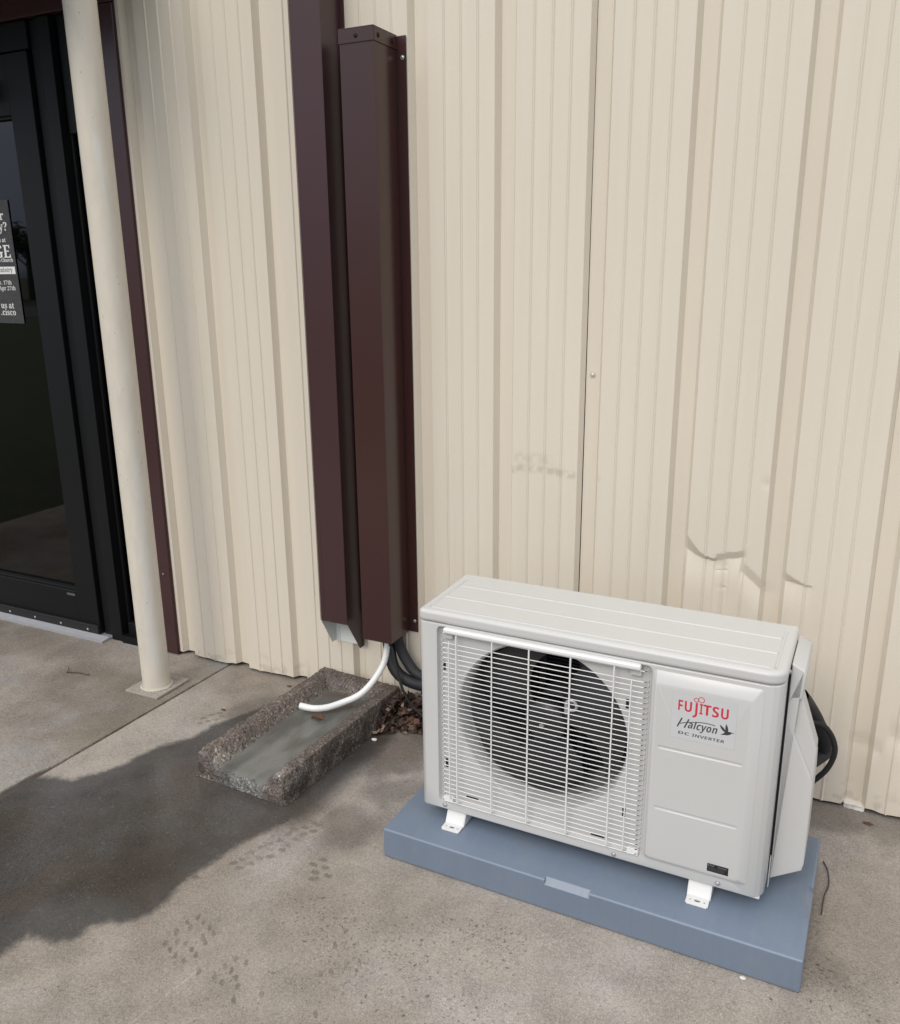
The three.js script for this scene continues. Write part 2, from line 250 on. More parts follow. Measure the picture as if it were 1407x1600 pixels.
function wallPanel(xa, xb, zoff, fineRows, cutLeft, y1 = 3.6) {
  const xs = [];
  const add = (x) => { if (x > xa - 1e-6 && x < xb + 1e-6) xs.push(x); };
  for (let k = Math.floor(xa / PITCH) - 1; k * PITCH < xb + PITCH; k++) {
    const o = k * PITCH; [0, 0.0012, SL - 0.0012, SL, SL + 0.0012, 0.057 - SL - 0.0012, 0.057 - SL, 0.057 - SL + 0.0012, 0.0558, 0.057, 0.0582].forEach((u) => add(o + u));
    for (const b of [0.104, 0.151, 0.198]) [-0.0043, -0.0031, -0.0018, -0.0006, 0.0006, 0.0018, 0.0031, 0.0043].forEach((u) => add(o + b + u));
    const n = fineRows ? 9 : 2; for (const [a, b] of [[0.0585, 0.1], [0.108, 0.147], [0.155, 0.194], [0.202, PITCH]]) for (let q = 1; q < n; q++) add(o + mix(a, b, q / n));
  }
  if (!xs.some((x) => Math.abs(x - xa) < 1e-4)) xs.unshift(xa); if (!xs.some((x) => Math.abs(x - xb) < 1e-4)) xs.push(xb);
  xs.sort((a, b) => a - b);
  const ys = []; for (let y = 0.012; y < y1;) { ys.push(y); y += fineRows && y > 0.5 && y < 0.7 ? 0.0032 : fineRows && y > 0.1 && y < 0.9 ? 0.008 : y < 0.3 ? 0.03 : 0.12; } ys.push(y1);
  const P = [], U = [], I = [];
  for (const y of ys) for (const x of xs) {
    const oil = 0.0009 * (fbm(x * 5 + 2, y * 1.3, 3) - 0.5) * 2, rag = y < 0.02 ? 0.008 * (vn(x * 34, 2) - 0.6) : 0;
    P.push(x - (cutLeft && x === xs[0] ? 0.0013 * sstep(0.8, 1.9, y) : 0), y + rag, profileZ(x) + zoff + dent(x, y) + oil); U.push(x / 2.6, y / 2.6);
  }
  const n = xs.length; for (let j = 0; j < ys.length - 1; j++) for (let i = 0; i < n - 1; i++) { const a = j * n + i; I.push(a, a + 1, a + n + 1, a, a + n + 1, a + n); }
  let g = new THREE.BufferGeometry(); g.setAttribute('position', new THREE.Float32BufferAttribute(P, 3)); g.setAttribute('uv', new THREE.Float32BufferAttribute(U, 2)); g.setIndex(I);
  g = toCreasedNormals(g, 0.3);
  return obj('wall_panel', g, wallMat, bld);
}
wallPanel(-0.018, 0.03, 0, false);   // each sheet laps over its neighbour in the floor of a trough; one lap stands open
wallPanel(0.0105, 3 * PITCH + 0.03, 0.0009, false);
wallPanel(3 * PITCH + 0.0105, 6 * PITCH + 0.0088, 0, false);
const lapped = wallPanel(6 * PITCH + 0.0106, 9 * PITCH + 0.03, 0.0009, true, true);
wallPanel(9 * PITCH + 0.0105, 12 * PITCH + 0.03, 0.0018, true);
wallPanel(12 * PITCH + 0.0105, 15 * PITCH, 0.0027, false);
const paintScrew = mat([0.62, 0.58, 0.5], { roughness: 0.35, metalness: 0.3 });
screwHead(lapped, 1.4905, 1.077, -RD + 0.002, 0.0055, paintScrew);
obj('wall_core', [box(-0.06, 3.7, -0.05, 3.6, -0.2, -0.045), box(-6, -1.75, -0.05, 3.6, -0.2, -0.005), box(-1.75, -0.06, 2.2, 3.6, -0.2, -0.005)], M.core, bld);
obj('roof', box(-6.2, 3.9, 3.6, 3.7, -4.2, 0.05), M.maroon, bld);
for (const [k, dx] of [[7, 0], [8, 0], [9, 0.004], [10, 0]]) { // foam closures showing under the troughs
  const g = new THREE.BoxGeometry(0.05, 0.016, 0.02, 10, 3, 4), p = g.attributes.position, r = mulberry(k);
  for (let i = 0; i < p.count; i++) { const x = p.getX(i), y = p.getY(i), z = p.getZ(i); p.setXYZ(i, x + 0.006 * (vn(x * 90 + k, y * 200) - 0.5), y * (0.6 + 0.7 * vn(x * 130 + k * 7, z * 80)), z + 0.008 * (vn(x * 150, y * 150 + k) - 0.5)); }
  g.computeVertexNormals(); g.translate(k * PITCH + 0.028 + dx, 0.006, -0.012); obj('foam_closure', g, M.foamWhite, bld);
}
// jamb and header trim round the doorway
const jamb = obj('jamb_trim', [rbox(-0.083, -0.014, 0.004, 2.118, -0.05, 0.012, 0.003), box(-0.014, -0.0125, 0.004, 2.2, -0.01, 0.006)], M.maroon, bld);
screwHead(jamb, -0.045, 0.31, 0.0125, 0.0024); screwHead(jamb, -0.05, 0.86, 0.0125, 0.002, M.maroon);
obj('header_trim', rbox(-1.82, -0.014, 2.121, 2.21, -0.05, 0.012, 0.003), M.maroon, bld);
obj('jamb_trim', rbox(-1.82, -1.752, 0.004, 2.118, -0.05, 0.012, 0.003), M.maroon, bld);
// dark interior behind the glass
obj('interior', [box(-2.4, 0.2, -0.02, 0.004, -3, -0.21), box(-2.4, 0.2, 2.5, 2.6, -3, -0.2), box(-2.4, 0.2, 0, 2.5, -3.1, -3), box(-2.5, -2.4, 0, 2.5, -3, -0.2), box(0.2, 0.3, 0, 2.5, -3, -0.2)], mat([0.05, 0.045, 0.04], { roughness: 0.9 }), bld);
// door leaf
const glass = new THREE.MeshPhysicalMaterial({ roughness: 0.02, transmission: 1, thickness: 0, ior: 1.5 }); glass.color.setRGB(0.1, 0.11, 0.115); glass.specularColor.setRGB(0.6, 0.76, 1);
const door = new THREE.Group(); door.name = 'door'; bld.add(door);
const pane = (x0, x1, y0, y1, z, parent) => { const g = new THREE.PlaneGeometry(x1 - x0, y1 - y0); g.translate((x0 + x1) / 2, (y0 + y1) / 2, z); return obj('glass_pane', g, glass, parent); };
obj('stile', rbox(-0.512, -0.405, 0.012, 2.03, -0.04, 0.004, 0.003), M.blackMetal, door);
obj('stile', rbox(-1.32, -1.215, 0.012, 2.03, -0.04, 0.004, 0.003), M.blackMetal, door);
obj('top_rail', rbox(-1.215, -0.512, 1.846, 2.03, -0.04, 0.003, 0.003), M.blackMetal, door);
obj('bottom_rail', rbox(-1.215, -0.512, 0.012, 0.168, -0.04, 0.003, 0.003), M.blackMetal, door);
obj('glazing_bead', [rbox(-1.215, -0.512, 0.168, 0.178, -0.03, -0.002, 0.002), box(-0.518, -0.512, 0.178, 1.846, -0.03, -0.006), box(-1.215, -0.512, 1.838, 1.846, -0.03, -0.006)], M.blackMetal, door);
pane(-1.216, -0.511, 0.17, 1.848, -0.022, door);
const sweep = obj('door_sweep', [rbox(-1.31, -0.407, 0.006, 0.042, 0.0045, 0.012, 0.002), rbox(-1.31, -0.407, 0.04, 0.045, 0.0045, 0.015, 0.002)], M.rubber, door);
for (let k = 0; k < 6; k++) screwHead(sweep, -0.462 - 0.1445 * k, 0.024, 0.0125, 0.0035);
obj('name_tag', rbox(-0.56, -0.517, 0.147, 0.156, 0.0032, 0.0042, 0.0004), mat([0.09, 0.09, 0.09], { roughness: 0.5 }), door);
obj('closer', rbox(-0.9, -0.58, 1.9, 1.96, 0.0045, 0.05, 0.008), M.blackMetal, door);
// frame, mullion and sidelight
obj('door_frame', [rbox(-0.398, -0.345, 0.0, 2.118, -0.06, -0.012, 0.003), rbox(-0.344, -0.292, 0.0, 2.118, -0.06, 0.006, 0.003), rbox(-0.291, -0.286, 0.0, 2.118, -0.05, 0.009, 0.001), rbox(-1.4, -1.325, 0, 2.118, -0.06, 0.0, 0.003), rbox(-1.325, -0.398, 2.035, 2.118, -0.06, 0.0, 0.003)], M.blackMetal, bld);
const side = new THREE.Group(); side.name = 'sidelight'; bld.add(side);
obj('sidelight_frame', [rbox(-0.286, -0.274, 0, 2.118, -0.06, -0.022, 0.003), rbox(-0.125, -0.083, 0, 2.118, -0.06, -0.012, 0.003), rbox(-0.274, -0.125, 0, 0.075, -0.06, -0.012, 0.003), rbox(-0.274, -0.125, 1.775, 2.118, -0.06, -0.012, 0.003), box(-0.284, -0.085, -0.001, 0.03, -0.011, 0.012)], M.blackMetal, side);
pane(-0.275, -0.124, 0.07, 1.78, -0.034, side);
const side2 = new THREE.Group(); side2.name = 'sidelight'; bld.add(side2);
obj('sidelight_frame', [rbox(-1.752, -1.4, 0, 0.075, -0.06, -0.012, 0.003), rbox(-1.752, -1.4, 1.775, 2.118, -0.06, -0.012, 0.003)], M.blackMetal, side2);
pane(-1.752, -1.4, 0.07, 1.78, -0.03, side2);
{ // ridged aluminium threshold
  const gs = [box(-1.34, -0.35, 0.0005, 0.007, -0.03, 0.05)]; for (let k = 0; k < 8; k++) gs.push(rbox(-1.34, -0.35, 0.007, 0.0115 - 0.0006 * k, 0.012 + k * 0.005, 0.0148 + k * 0.005, 0.001, 1));
  obj('threshold', gs, M.aluminium, bld);
}
// ---------------------------------------------------------------- entrance canopy and its post
{
  const c = thing('entrance_canopy', 'dark maroon flat canopy over the glass door', 'canopy');
  const soff = mat([0.09, 0.08, 0.075], { roughness: 0.7 });
  obj('soffit', box(-3.6, 0.13, 2.23, 2.27, 0.055, 0.6), soff, c);
  obj('fascia', box(-3.63, 0.16, 2.2, 2.38, 0.6, 0.63), M.maroon, c);
  obj('fascia', box(0.13, 0.16, 2.2, 2.38, 0.055, 0.599), M.maroon, c);
  obj('fascia', box(-3.63, -3.6, 2.2, 2.38, 0.055, 0.599), M.maroon, c);
  obj('roof_deck', box(-3.6, 0.13, 2.33, 2.36, 0.055, 0.599), M.maroon, c);
}
{
  const post = thing('steel_post', 'cream painted round steel post on a square base plate beside the door', 'post', [0.097, 0, 0.233]);
  const r = mulberry(5), W = 512, H = 1024;
  const patch = [[0.0, 1.71, 0.2, 0.05, 0.8], [0.16, 1.66, 0.09, 0.11, 1], [0.2, 1.56, 0.1, 0.03, 0.6], [0.1, 0.5, 0.5, 0.3, 0.45], [0.3, 0.75, 0.3, 0.12, 0.6], [0.0, 0.2, 0.6, 0.16, 0.5], [-0.3, 1.02, 0.08, 0.03, 0.7]];
  const pm = tex(W, H, (i, j) => {
    const a = (i / W - 0.5) * 6.283, y = j / H * 2.27, n = fbm(i * 0.03, y * 14, 4), q = TAB[(i * 71 + j * 409) & 65535] - 0.5;
    let c = [0.62, 0.57, 0.485]; c = c.map((v) => v * (1 + 0.12 * (n - 0.5) + 0.03 * q));
    for (const [pa, py, wa, hy, s] of patch) { let da = a - pa; const d = Math.hypot(da / wa, (y - py) / hy) + 0.9 * (fbm(i * 0.06 + py * 9, y * 30, 4) - 0.5); const m = s * (1 - sstep(0.55, 0.95, d)); if (m > 0) c = mix3(c, [0.62, 0.61, 0.58], m); }
    const rust = fbm(i * 0.09 + 3, y * 60, 3); if (rust > 0.83) c = mix3(c, [0.25, 0.18, 0.12], sstep(0.83, 0.9, rust) * 0.7);
    return c;
  });
  const pb = tex(256, 512, (i, j) => { const v = fbm(i * 0.06, j * 0.12, 4); return [v, v, v]; }, false);
  const g = new THREE.CylinderGeometry(0.0445, 0.0445, 2.222, 64, 1, true); g.translate(0, 1.12, 0); g.rotateY(-2.33);
  obj('pipe', g, mat([1, 1, 1], { map: pm, roughness: 0.5, bumpMap: pb, bumpScale: 0.0014 }), post).rotation.set(0, 0, 0.002);
  const pt = tex(256, 256, (i, j) => { const n = fbm(i * 0.05, j * 0.05, 4), m = fbm(i * 0.13 + 9, j * 0.13, 3); return mix3([0.35, 0.315, 0.275], [0.27, 0.235, 0.205], sstep(0.45, 0.7, m)).map((v) => v * (0.85 + 0.3 * n)); });
  const plate = rbox(-0.0715, 0.0675, 0.0005, 0.009, -0.081, 0.071, 0.002, 2);
  obj('base_plate', plate, mat([1, 1, 1], { map: pt, roughness: 0.75 }), post);
  const weld = new THREE.TorusGeometry(0.046, 0.005, 8, 60); weld.rotateX(Math.PI / 2); weld.translate(0, 0.0105, 0); const wp = weld.attributes.position;
  for (let i = 0; i < wp.count; i++) { const a = Math.atan2(wp.getZ(i), wp.getX(i)), s = 1 + 0.05 * Math.sin(a * 31) + 0.05 * vn(a * 9 + 40, 3); wp.setX(i, wp.getX(i) * s); wp.setZ(i, wp.getZ(i) * s); }
  weld.computeVertexNormals(); obj('weld', weld, mat([0.5, 0.465, 0.4], { roughness: 0.55 }), post);
}
// ---------------------------------------------------------------- poster on the door glass
{
  const t = canvasTex(512, 768, (c, w, h) => {
    c.fillStyle = '#3a3a3b'; c.fillRect(0, 0, w, h);
    const r = mulberry(12); for (let k = 0; k < 5200; k++) { const v = 40 + 46 * r(); c.fillStyle = `rgba(${v},${v},${v + 2},0.28)`; c.fillRect(r() * w, Math.pow(r(), 0.8) * h, 4 + 26 * r(), 2 + 8 * r()); }
    c.fillStyle = '#e8e8e6'; c.textAlign = 'right';
    const T = (s, y, px, f = 'serif', b = 'bold', x = w - 26) => { c.font = `${b} ${px}px ${f}`; c.fillText(s, x, y); };
    T('or', 120, 72, 'serif', 'bold', w - 56); T('y?', 186, 72, 'serif', 'bold', w - 34);
    T('es at', 256, 36, 'serif', 'bold', w - 66); T('GE', 352, 110, 'serif', 'bold', w - 34); T('a Church', 378, 30, 'serif', 'bold', w - 22);
    c.fillRect(w - 260, 408, 244, 46); c.fillStyle = '#333'; T('Ministry', 442, 38, 'serif', 'bold', w - 40);
    c.fillStyle = '#dcdcda'; T('Nov. 17th', 520, 36, 'serif', 'bold', w - 66); T('- Apr 27th', 556, 36, 'serif', 'bold', w - 36);
    T('us at', 672, 52, 'serif', 'bold', w - 74); T('.cisco', 716, 52, 'serif', 'bold', w - 64);
  });
  const p = thing('poster', 'dark grey paper poster with white lettering taped to the door glass', 'poster', [-0.755, 1.1695, -0.0195]);
  obj('paper', box(-0.14, 0.14, 0, 0.42, 0, 0.0006), mat([0.05, 0.05, 0.05], { roughness: 0.7 }), p);
  const f = new THREE.PlaneGeometry(0.28, 0.42); f.translate(0, 0.21, 0.0012);
  obj('print', f, mat([1, 1, 1], { map: t, roughness: 0.6 }), p);
}
// ---------------------------------------------------------------- downspout
{
  const d = thing('downspout', 'maroon square metal downspout with a pale open outlet beside the line cover', 'downspout', [0.722, 0, 0]);
  const X0 = -0.052, X1 = 0.054, Z = 0.0975, T = 0.0012;
  const side = new THREE.Shape([[Z - 0.001, 3.55], [0.003, 3.55], [0.003, 0.186], [0.028, 0.186], [Z - 0.001, 0.2955]].map(([z, y]) => new THREE.Vector2(z, y)));
  const sg = () => { const g = new THREE.ExtrudeGeometry(side, { depth: T, bevelEnabled: false }); g.rotateY(-Math.PI / 2); return g; };
  const right = sg(); right.translate(X1, 0, 0);
  const ls = new THREE.Shape([[Z - 0.013, 3.55], [0.003, 3.55], [0.003, 0.2865], [Z - 0.013, 0.2865]].map(([z, y]) => new THREE.Vector2(z, y)));
  const left = new THREE.ExtrudeGeometry(ls, { depth: T, bevelEnabled: false }); left.rotateY(-Math.PI / 2); left.translate(X0 + T, 0, 0);
  const cham = box(-0.0085, 0.0085, 0.294, 3.55, -0.0006, 0.0006); cham.rotateY(-0.75); cham.translate(X0 + 0.0066, 0, Z - 0.0065);
  obj('pipe', [box(X0 + 0.013, X1 + 0.0004, 0.294, 3.55, Z - T, Z), right, left, cham], M.maroon, d);
  const hem = [rbox(X0 + 0.012, X1 + 0.0006, 0.2925, 0.296, Z - 0.002, Z + 0.0006, 0.0005, 1), rbox(X1 - 0.0018, X1 + 0.0008, 0.296, 3.55, Z - 0.0022, Z + 0.0008, 0.0008, 2), rbox(X0 + 0.0125, X0 + 0.014, 0.296, 3.55, Z - 0.001, Z + 0.0007, 0.0006, 2), rbox(-0.028, -0.0272, 0.296, 0.62, Z, Z + 0.0005, 0.0002, 1)];
  obj('folded_seam', hem, M.maroon, d);
  const ln = box(X0 + T + 0.0005, X1 - T - 0.0008, 0.1865, 1.0, 0.0035, 0.0047), fold = box(X0 + 0.016, X0 + 0.0175, 0.187, 1, 0.0047, 0.0062);
  const lf = new THREE.ExtrudeGeometry(new THREE.Shape([[0.0050, 0.9], [0.0050, 0.188], [0.03, 0.19], [Z - 0.014, 0.284], [Z - 0.014, 0.9]].map(([z, y]) => new THREE.Vector2(z, y))), { depth: 0.0008, bevelEnabled: false }); lf.rotateY(-Math.PI / 2); lf.translate(X0 + T + 0.0014, 0, 0);
  obj('outlet_lining', [ln, fold, lf], M.spoutWhite, d);
  obj('mounting_strip', box(X1 + 0.0005, X1 + 0.012, 0.3, 3.55, 0.0015, 0.004), M.maroon, d);
}
// ---------------------------------------------------------------- line set cover
{
  const d = thing('line_set_cover', 'dark brown boxed metal line cover with a screwed cap and side flanges', 'line cover', [0.8945, 0, 0]);
  const w = 0.0495, Z = 0.12, T = 0.0012, y0 = 0.269, y1 = 1.912;
  obj('front_cover', [rbox(-w, w, y0, y1, Z - 0.0016, Z, 0.0007, 2), rbox(w - T, w, y0, y1, 0.0032, Z - 0.0018, 0.0005, 1), rbox(-w, -w + T, y0, y1, 0.0032, Z - 0.0018, 0.0005, 1)], M.duct, d);
  obj('edge_fold', [rbox(w - 0.0016, w + 0.0006, y0, y1, Z - 0.0022, Z + 0.0005, 0.0007, 2)], M.duct, d);
  for (const s of [-1, 1]) {
    const f = obj('flange', s > 0 ? rbox(w + 0.0002, 0.0785, y0 - 0.002, y1 + 0.012, 0.0028, 0.0042, 0.0005, 1) : rbox(-0.0785, -w - 0.0002, y0 - 0.002, y1 + 0.012, 0.0028, 0.0042, 0.0005, 1), M.duct, d);
    for (const y of [0.303, 1.873]) screwHead(f, s * 0.068, y, 0.0045, 0.0042);
  }
  const cap = obj('cap', [rbox(-w - 0.002, w + 0.002, y1 + 0.012, y1 + 0.0145, 0.0032, Z + 0.0025, 0.0008, 2), rbox(-w - 0.002, w + 0.002, y1 - 0.02, y1 + 0.012, Z + 0.0012, Z + 0.0026, 0.0006, 2), rbox(w + 0.001, w + 0.0026, y1 - 0.02, y1 + 0.012, 0.0045, Z + 0.001, 0.0006, 2), rbox(-w - 0.0026, -w - 0.001, y1 - 0.02, y1 + 0.012, 0.0045, Z + 0.001, 0.0006, 2)], M.duct, d);
  for (const x of [0.0]) screwHead(cap, x, y1 - 0.005, Z + 0.0032, 0.0042, M.blackMetal);
  for (const z of [0.1, 0.03]) { const s = screwHead(cap, w + 0.0032, y1 - 0.005, z, 0.0042, M.blackMetal); s.rotation.y = Math.PI / 2; }
}
// ---------------------------------------------------------------- pipes and hose under the cover
{ // white corrugated drain hose
  const pts = [[0.9, 0.45, 0.05], [0.898, 0.29, 0.055], [0.895, 0.235, 0.06], [0.89, 0.181, 0.075], [0.879, 0.146, 0.1], [0.859, 0.112, 0.126], [0.838, 0.091, 0.15], [0.799, 0.073, 0.177], [0.766, 0.067, 0.215], [0.733, 0.068, 0.238], [0.69, 0.07, 0.244]];
  const c = new THREE.CatmullRomCurve3(pts.map(V)), N = 420, g = new THREE.TubeGeometry(c, N, 0.0098, 14, false), p = g.attributes.position, L = c.getLength();
  for (let i = 0; i <= N; i++) { const o = c.getPointAt(i / N), k = 1 + 0.055 * Math.sin(i / N * L / 0.0042 * Math.PI * 2); for (let j = 0; j <= 14; j++) { const q = i * 15 + j; p.setXYZ(q, o.x + (p.getX(q) - o.x) * k, o.y + (p.getY(q) - o.y) * k, o.z + (p.getZ(q) - o.z) * k); } }
  g.computeVertexNormals();
  const e = c.getPointAt(0.9995), tn = c.getTangentAt(1), lip = new THREE.TorusGeometry(0.0088, 0.0014, 8, 20); lip.lookAt(tn); lip.translate(e.x, e.y, e.z);
  const h = thing('drain_hose', 'white corrugated drain hose curving from the brown cover into the splash block', 'hose');
  obj('hose_tube', g, M.hose, h); obj('hose_end', lip, M.hose, h);
}
{
  const a = obj('insulated_pipe', tube([[0.885, 0.6, 0.035], [0.885, 0.3, 0.04], [0.893, 0.215, 0.045], [0.915, 0.155, 0.055], [0.965, 0.127, 0.06], [1.06, 0.125, 0.07], [1.4, 0.13, 0.12], [1.9, 0.15, 0.14], [2.08, 0.2, 0.17], [2.139, 0.272, 0.2], [2.118, 0.34, 0.225], [2.094, 0.392, 0.25], [2.08, 0.43, 0.29]], 0.0185, 140, 14), M.foamBlack);
  tag(a, 'thicker lower black foam insulated pipe leaving the brown cover behind the unit', 'pipe', 'insulated refrigerant pipes');
  const b = obj('insulated_pipe', tube([[0.915, 0.6, 0.035], [0.915, 0.3, 0.035], [0.925, 0.235, 0.04], [0.957, 0.18, 0.045], [1.0, 0.148, 0.05], [1.08, 0.145, 0.05], [1.5, 0.15, 0.08], [1.95, 0.18, 0.1], [2.1, 0.225, 0.12], [2.148, 0.25, 0.165], [2.12, 0.245, 0.23], [2.085, 0.25, 0.3]], 0.0165, 140, 14), M.foamBlack);
  tag(b, 'upper black foam insulated pipe leaving the brown cover behind the unit', 'pipe', 'insulated refrigerant pipes');
  const w = obj('control_cable', tube([[0.91, 0.6, 0.075], [0.912, 0.28, 0.078], [0.925, 0.235, 0.082], [0.942, 0.178, 0.09], [0.97, 0.11, 0.1], [1.01, 0.06, 0.1], [1.1, 0.03, 0.11], [1.4, 0.02, 0.14]], 0.0042, 90, 8), M.rubber);
  tag(w, 'thin black cable hanging over the insulated pipes by the dead leaves', 'cable');
  const l = obj('power_cable', tube([[2.085, 0.36, 0.27], [2.128, 0.353, 0.255], [2.152, 0.328, 0.25], [2.163, 0.29, 0.25], [2.152, 0.245, 0.25], [2.127, 0.206, 0.25], [2.09, 0.165, 0.255]], 0.0062, 80, 10), M.rubber);
  tag(l, 'black power cable looping out behind the side of the unit', 'cable');
}
// ---------------------------------------------------------------- splash block
{
  const wd = 0.292, ln = 0.575, N = 150, K = 250, P = [], C = [], I = [], J = [], U = [], FL = [];
  const grid = (n, L) => { const a = [], K2 = 20; for (let k = 0; k <= K2; k++) a.push(0.012 * Math.pow(k / K2, 1 / 0.6)); const m = []; for (let k = 1; k < n; k++) m.push(-L / 2 + 0.012 + (L - 0.024) * k / n); return [...a.map((e) => -L / 2 + e), ...m, ...a.map((e) => L / 2 - e).reverse()]; };
  const us = grid(110, wd + 0.024), vs = grid(210, ln + 0.024);
  const H = (u, v) => {
    const eu = (wd + 0.024) / 2 - Math.abs(u), ev = (ln + 0.024) / 2 - Math.abs(v), e = Math.min(eu, ev);
    const round = 1 - Math.hypot(Math.max(0, 0.02 - eu), Math.max(0, 0.02 - ev)) / 0.02, side = Math.pow(clamp(e / 0.012), 0.6) * sstep(-0.05, 0.25, round);
    let top = 0.076; const rimIn = wd / 2 - 0.03 - Math.abs(u), back = v + ln / 2 - 0.035;
    const inn = Math.min(rimIn, back), fl = 0.039 + 0.008 * clamp((-v) / ln + 0.5);
    const tr = mix(sstep(-0.004, 0.044, inn), clamp(inn / 0.04), 0.5); top = mix(top, fl, tr);
    top -= 0.008 * sstep(ln / 2 - 0.02, ln / 2 + 0.01, v);
    return top * side;
  };
  const n3 = (x, y, z, f, o = 3) => (fbm(x * f + 11, (y * 1.3 + z) * f + 3, o) + fbm(y * f + 57, (z - x * 0.7) * f + 29, o) + fbm((x + y) * f + 91, (z * 0.8 - y) * f + 71, o)) / 3;
  for (const v of vs) for (const u of us) {
    const h = H(u, v), onRim = sstep(0.05, 0.075, h), rim = wd / 2 - 0.05 - Math.abs(u), floor = sstep(0, 0.03, Math.min(rim, v + ln / 2 - 0.06)), outer = 1 - sstep(0.0, 0.016, Math.min((wd + 0.024) / 2 - Math.abs(u), (ln + 0.024) / 2 - Math.abs(v)));
    const r1 = n3(u, h, v, 150) - 0.5, r2 = n3(u, h, v, 26) - 0.5, amp = mix(1, 0.12, floor);
    P.push(u + outer * (0.01 * r1 + 0.022 * r2) * Math.sign(u), Math.max(-0.002, h + amp * (0.009 * r1 + 0.01 * r2) * sstep(0, 0.02, h)), v + outer * (0.01 * r1 + 0.02 * r2) * Math.sign(v));
    U.push(u * 4, v * 4 + h * 4);
    const tone = n3(u, h, v + 3, 14, 3); let c = mix3([0.115, 0.097, 0.087], [0.15, 0.122, 0.107], sstep(0.4, 0.6, tone));
    const lich = n3(u + 2, h, v, 30, 3); c = mix3(c, [0.3, 0.268, 0.24], 0.75 * sstep(0.49, 0.6, lich) * sstep(0.02, 0.05, h) * sstep(0.12, 0.27, v));
    const moss = n3(u + 9, h, v, 20, 3); c = mix3(c, [0.06, 0.051, 0.043], 0.8 * sstep(0.43, 0.56, moss) * outer);
    const silt = fbm(u * 14 + 30, v * 6, 4), fc = mix3([0.085, 0.084, 0.078], [0.165, 0.168, 0.155], sstep(0.35, 0.7, silt));
    const stain = sstep(0.5, 0.62, fbm(u * 20 + 5, v * 20 + 60, 3)) * (v < -0.08 ? 1 : 0.2), f2 = mix3(fc, [0.085, 0.058, 0.05], 0.7 * stain);
    FL.push(floor); c = mix3(c, f2, floor); C.push(...c);
  }
  const n = us.length; for (let j = 0; j < vs.length - 1; j++) for (let i = 0; i < n - 1; i++) { const a = j * n + i; (FL[a] > 0.55 + 0.3 * (vn(i * 0.3, j * 0.3) - 0.5) && vs[j] < ln / 2 - 0.006 + 0.01 * (vn(i * 0.2, 5) - 0.5) ? J : I).push(a, a + n, a + n + 1, a, a + n + 1, a + 1); }
  const all = new THREE.BufferGeometry(); all.setAttribute('position', new THREE.Float32BufferAttribute(P, 3)); all.setAttribute('color', new THREE.Float32BufferAttribute(C, 3)); all.setIndex([...I, ...J]); all.computeVertexNormals();
  const cut = (idx) => { // box-mapped texture coordinates, so that the grain keeps its size on every side
    const q = all.clone(); q.setIndex(idx); const g = q.toNonIndexed(), p = g.attributes.position, uv = new Float32Array(p.count * 2), e1 = new THREE.Vector3(), e2 = new THREE.Vector3(), A = new THREE.Vector3(), B = new THREE.Vector3(), D = new THREE.Vector3();
    for (let t = 0; t < p.count; t += 3) { A.fromBufferAttribute(p, t); B.fromBufferAttribute(p, t + 1); D.fromBufferAttribute(p, t + 2); e1.subVectors(B, A); e2.subVectors(D, A); e1.cross(e2); const ax = Math.abs(e1.x), ay = Math.abs(e1.y), az = Math.abs(e1.z); for (let k = 0; k < 3; k++) { const x = p.getX(t + k), y = p.getY(t + k), z = p.getZ(t + k); const [a, b] = ay * 1.3 > ax && ay * 1.3 > az ? [x, z] : ax > az ? [z + 0.1, y] : [x + 0.2, y]; uv[(t + k) * 2] = a / 0.3; uv[(t + k) * 2 + 1] = b / 0.3; } }
    g.setAttribute('uv', new THREE.BufferAttribute(uv, 2)); return g;
  };
  const S = 512, gr = new Float32Array(S * S).fill(0.5), rr = mulberry(321);   // pebble grain of the exposed aggregate
  for (let k = 0; k < 15000; k++) { const cx = rr() * S, cy = rr() * S, rad = 1.2 + 5.5 * rr() * rr(), v = rr() < 0.2 ? 0.85 + 0.15 * rr() : 0.14 + 0.42 * rr(); for (let j = Math.floor(cy - rad); j <= cy + rad; j++) for (let i = Math.floor(cx - rad); i <= cx + rad; i++) { if (Math.hypot(i - cx, j - cy) < rad * (0.75 + 0.5 * vn(i * 0.6, j * 0.6))) gr[((j + S) % S) * S + (i + S) % S] = v; } }
  const gm = tex(S, S, (i, j) => { const v = gr[j * S + i] * (0.9 + 0.2 * TAB[(i * 37 + j * 911) & 65535]); return [v, v * 0.985, v * 0.97]; }), gb = tex(S, S, (i, j) => { const v = gr[j * S + i]; return [v, v, v]; }, false);
  const b = thing('splash_block', 'weathered rough concrete splash block with a shallow trough under the drain hose', 'splash block', [0.749, 0.001, 0.3], -0.05);
  const rough = new THREE.MeshStandardMaterial({ vertexColors: true, map: gm, roughness: 0.66, bumpMap: gb, bumpScale: 0.002 }); rough.color.setRGB(2, 2, 2);
  obj('block_body', cut(I), rough, b); obj('trough_floor', cut(J), new THREE.MeshStandardMaterial({ vertexColors: true, roughness: 0.45, bumpMap: fineBump, bumpScale: 0.001 }), b);
}
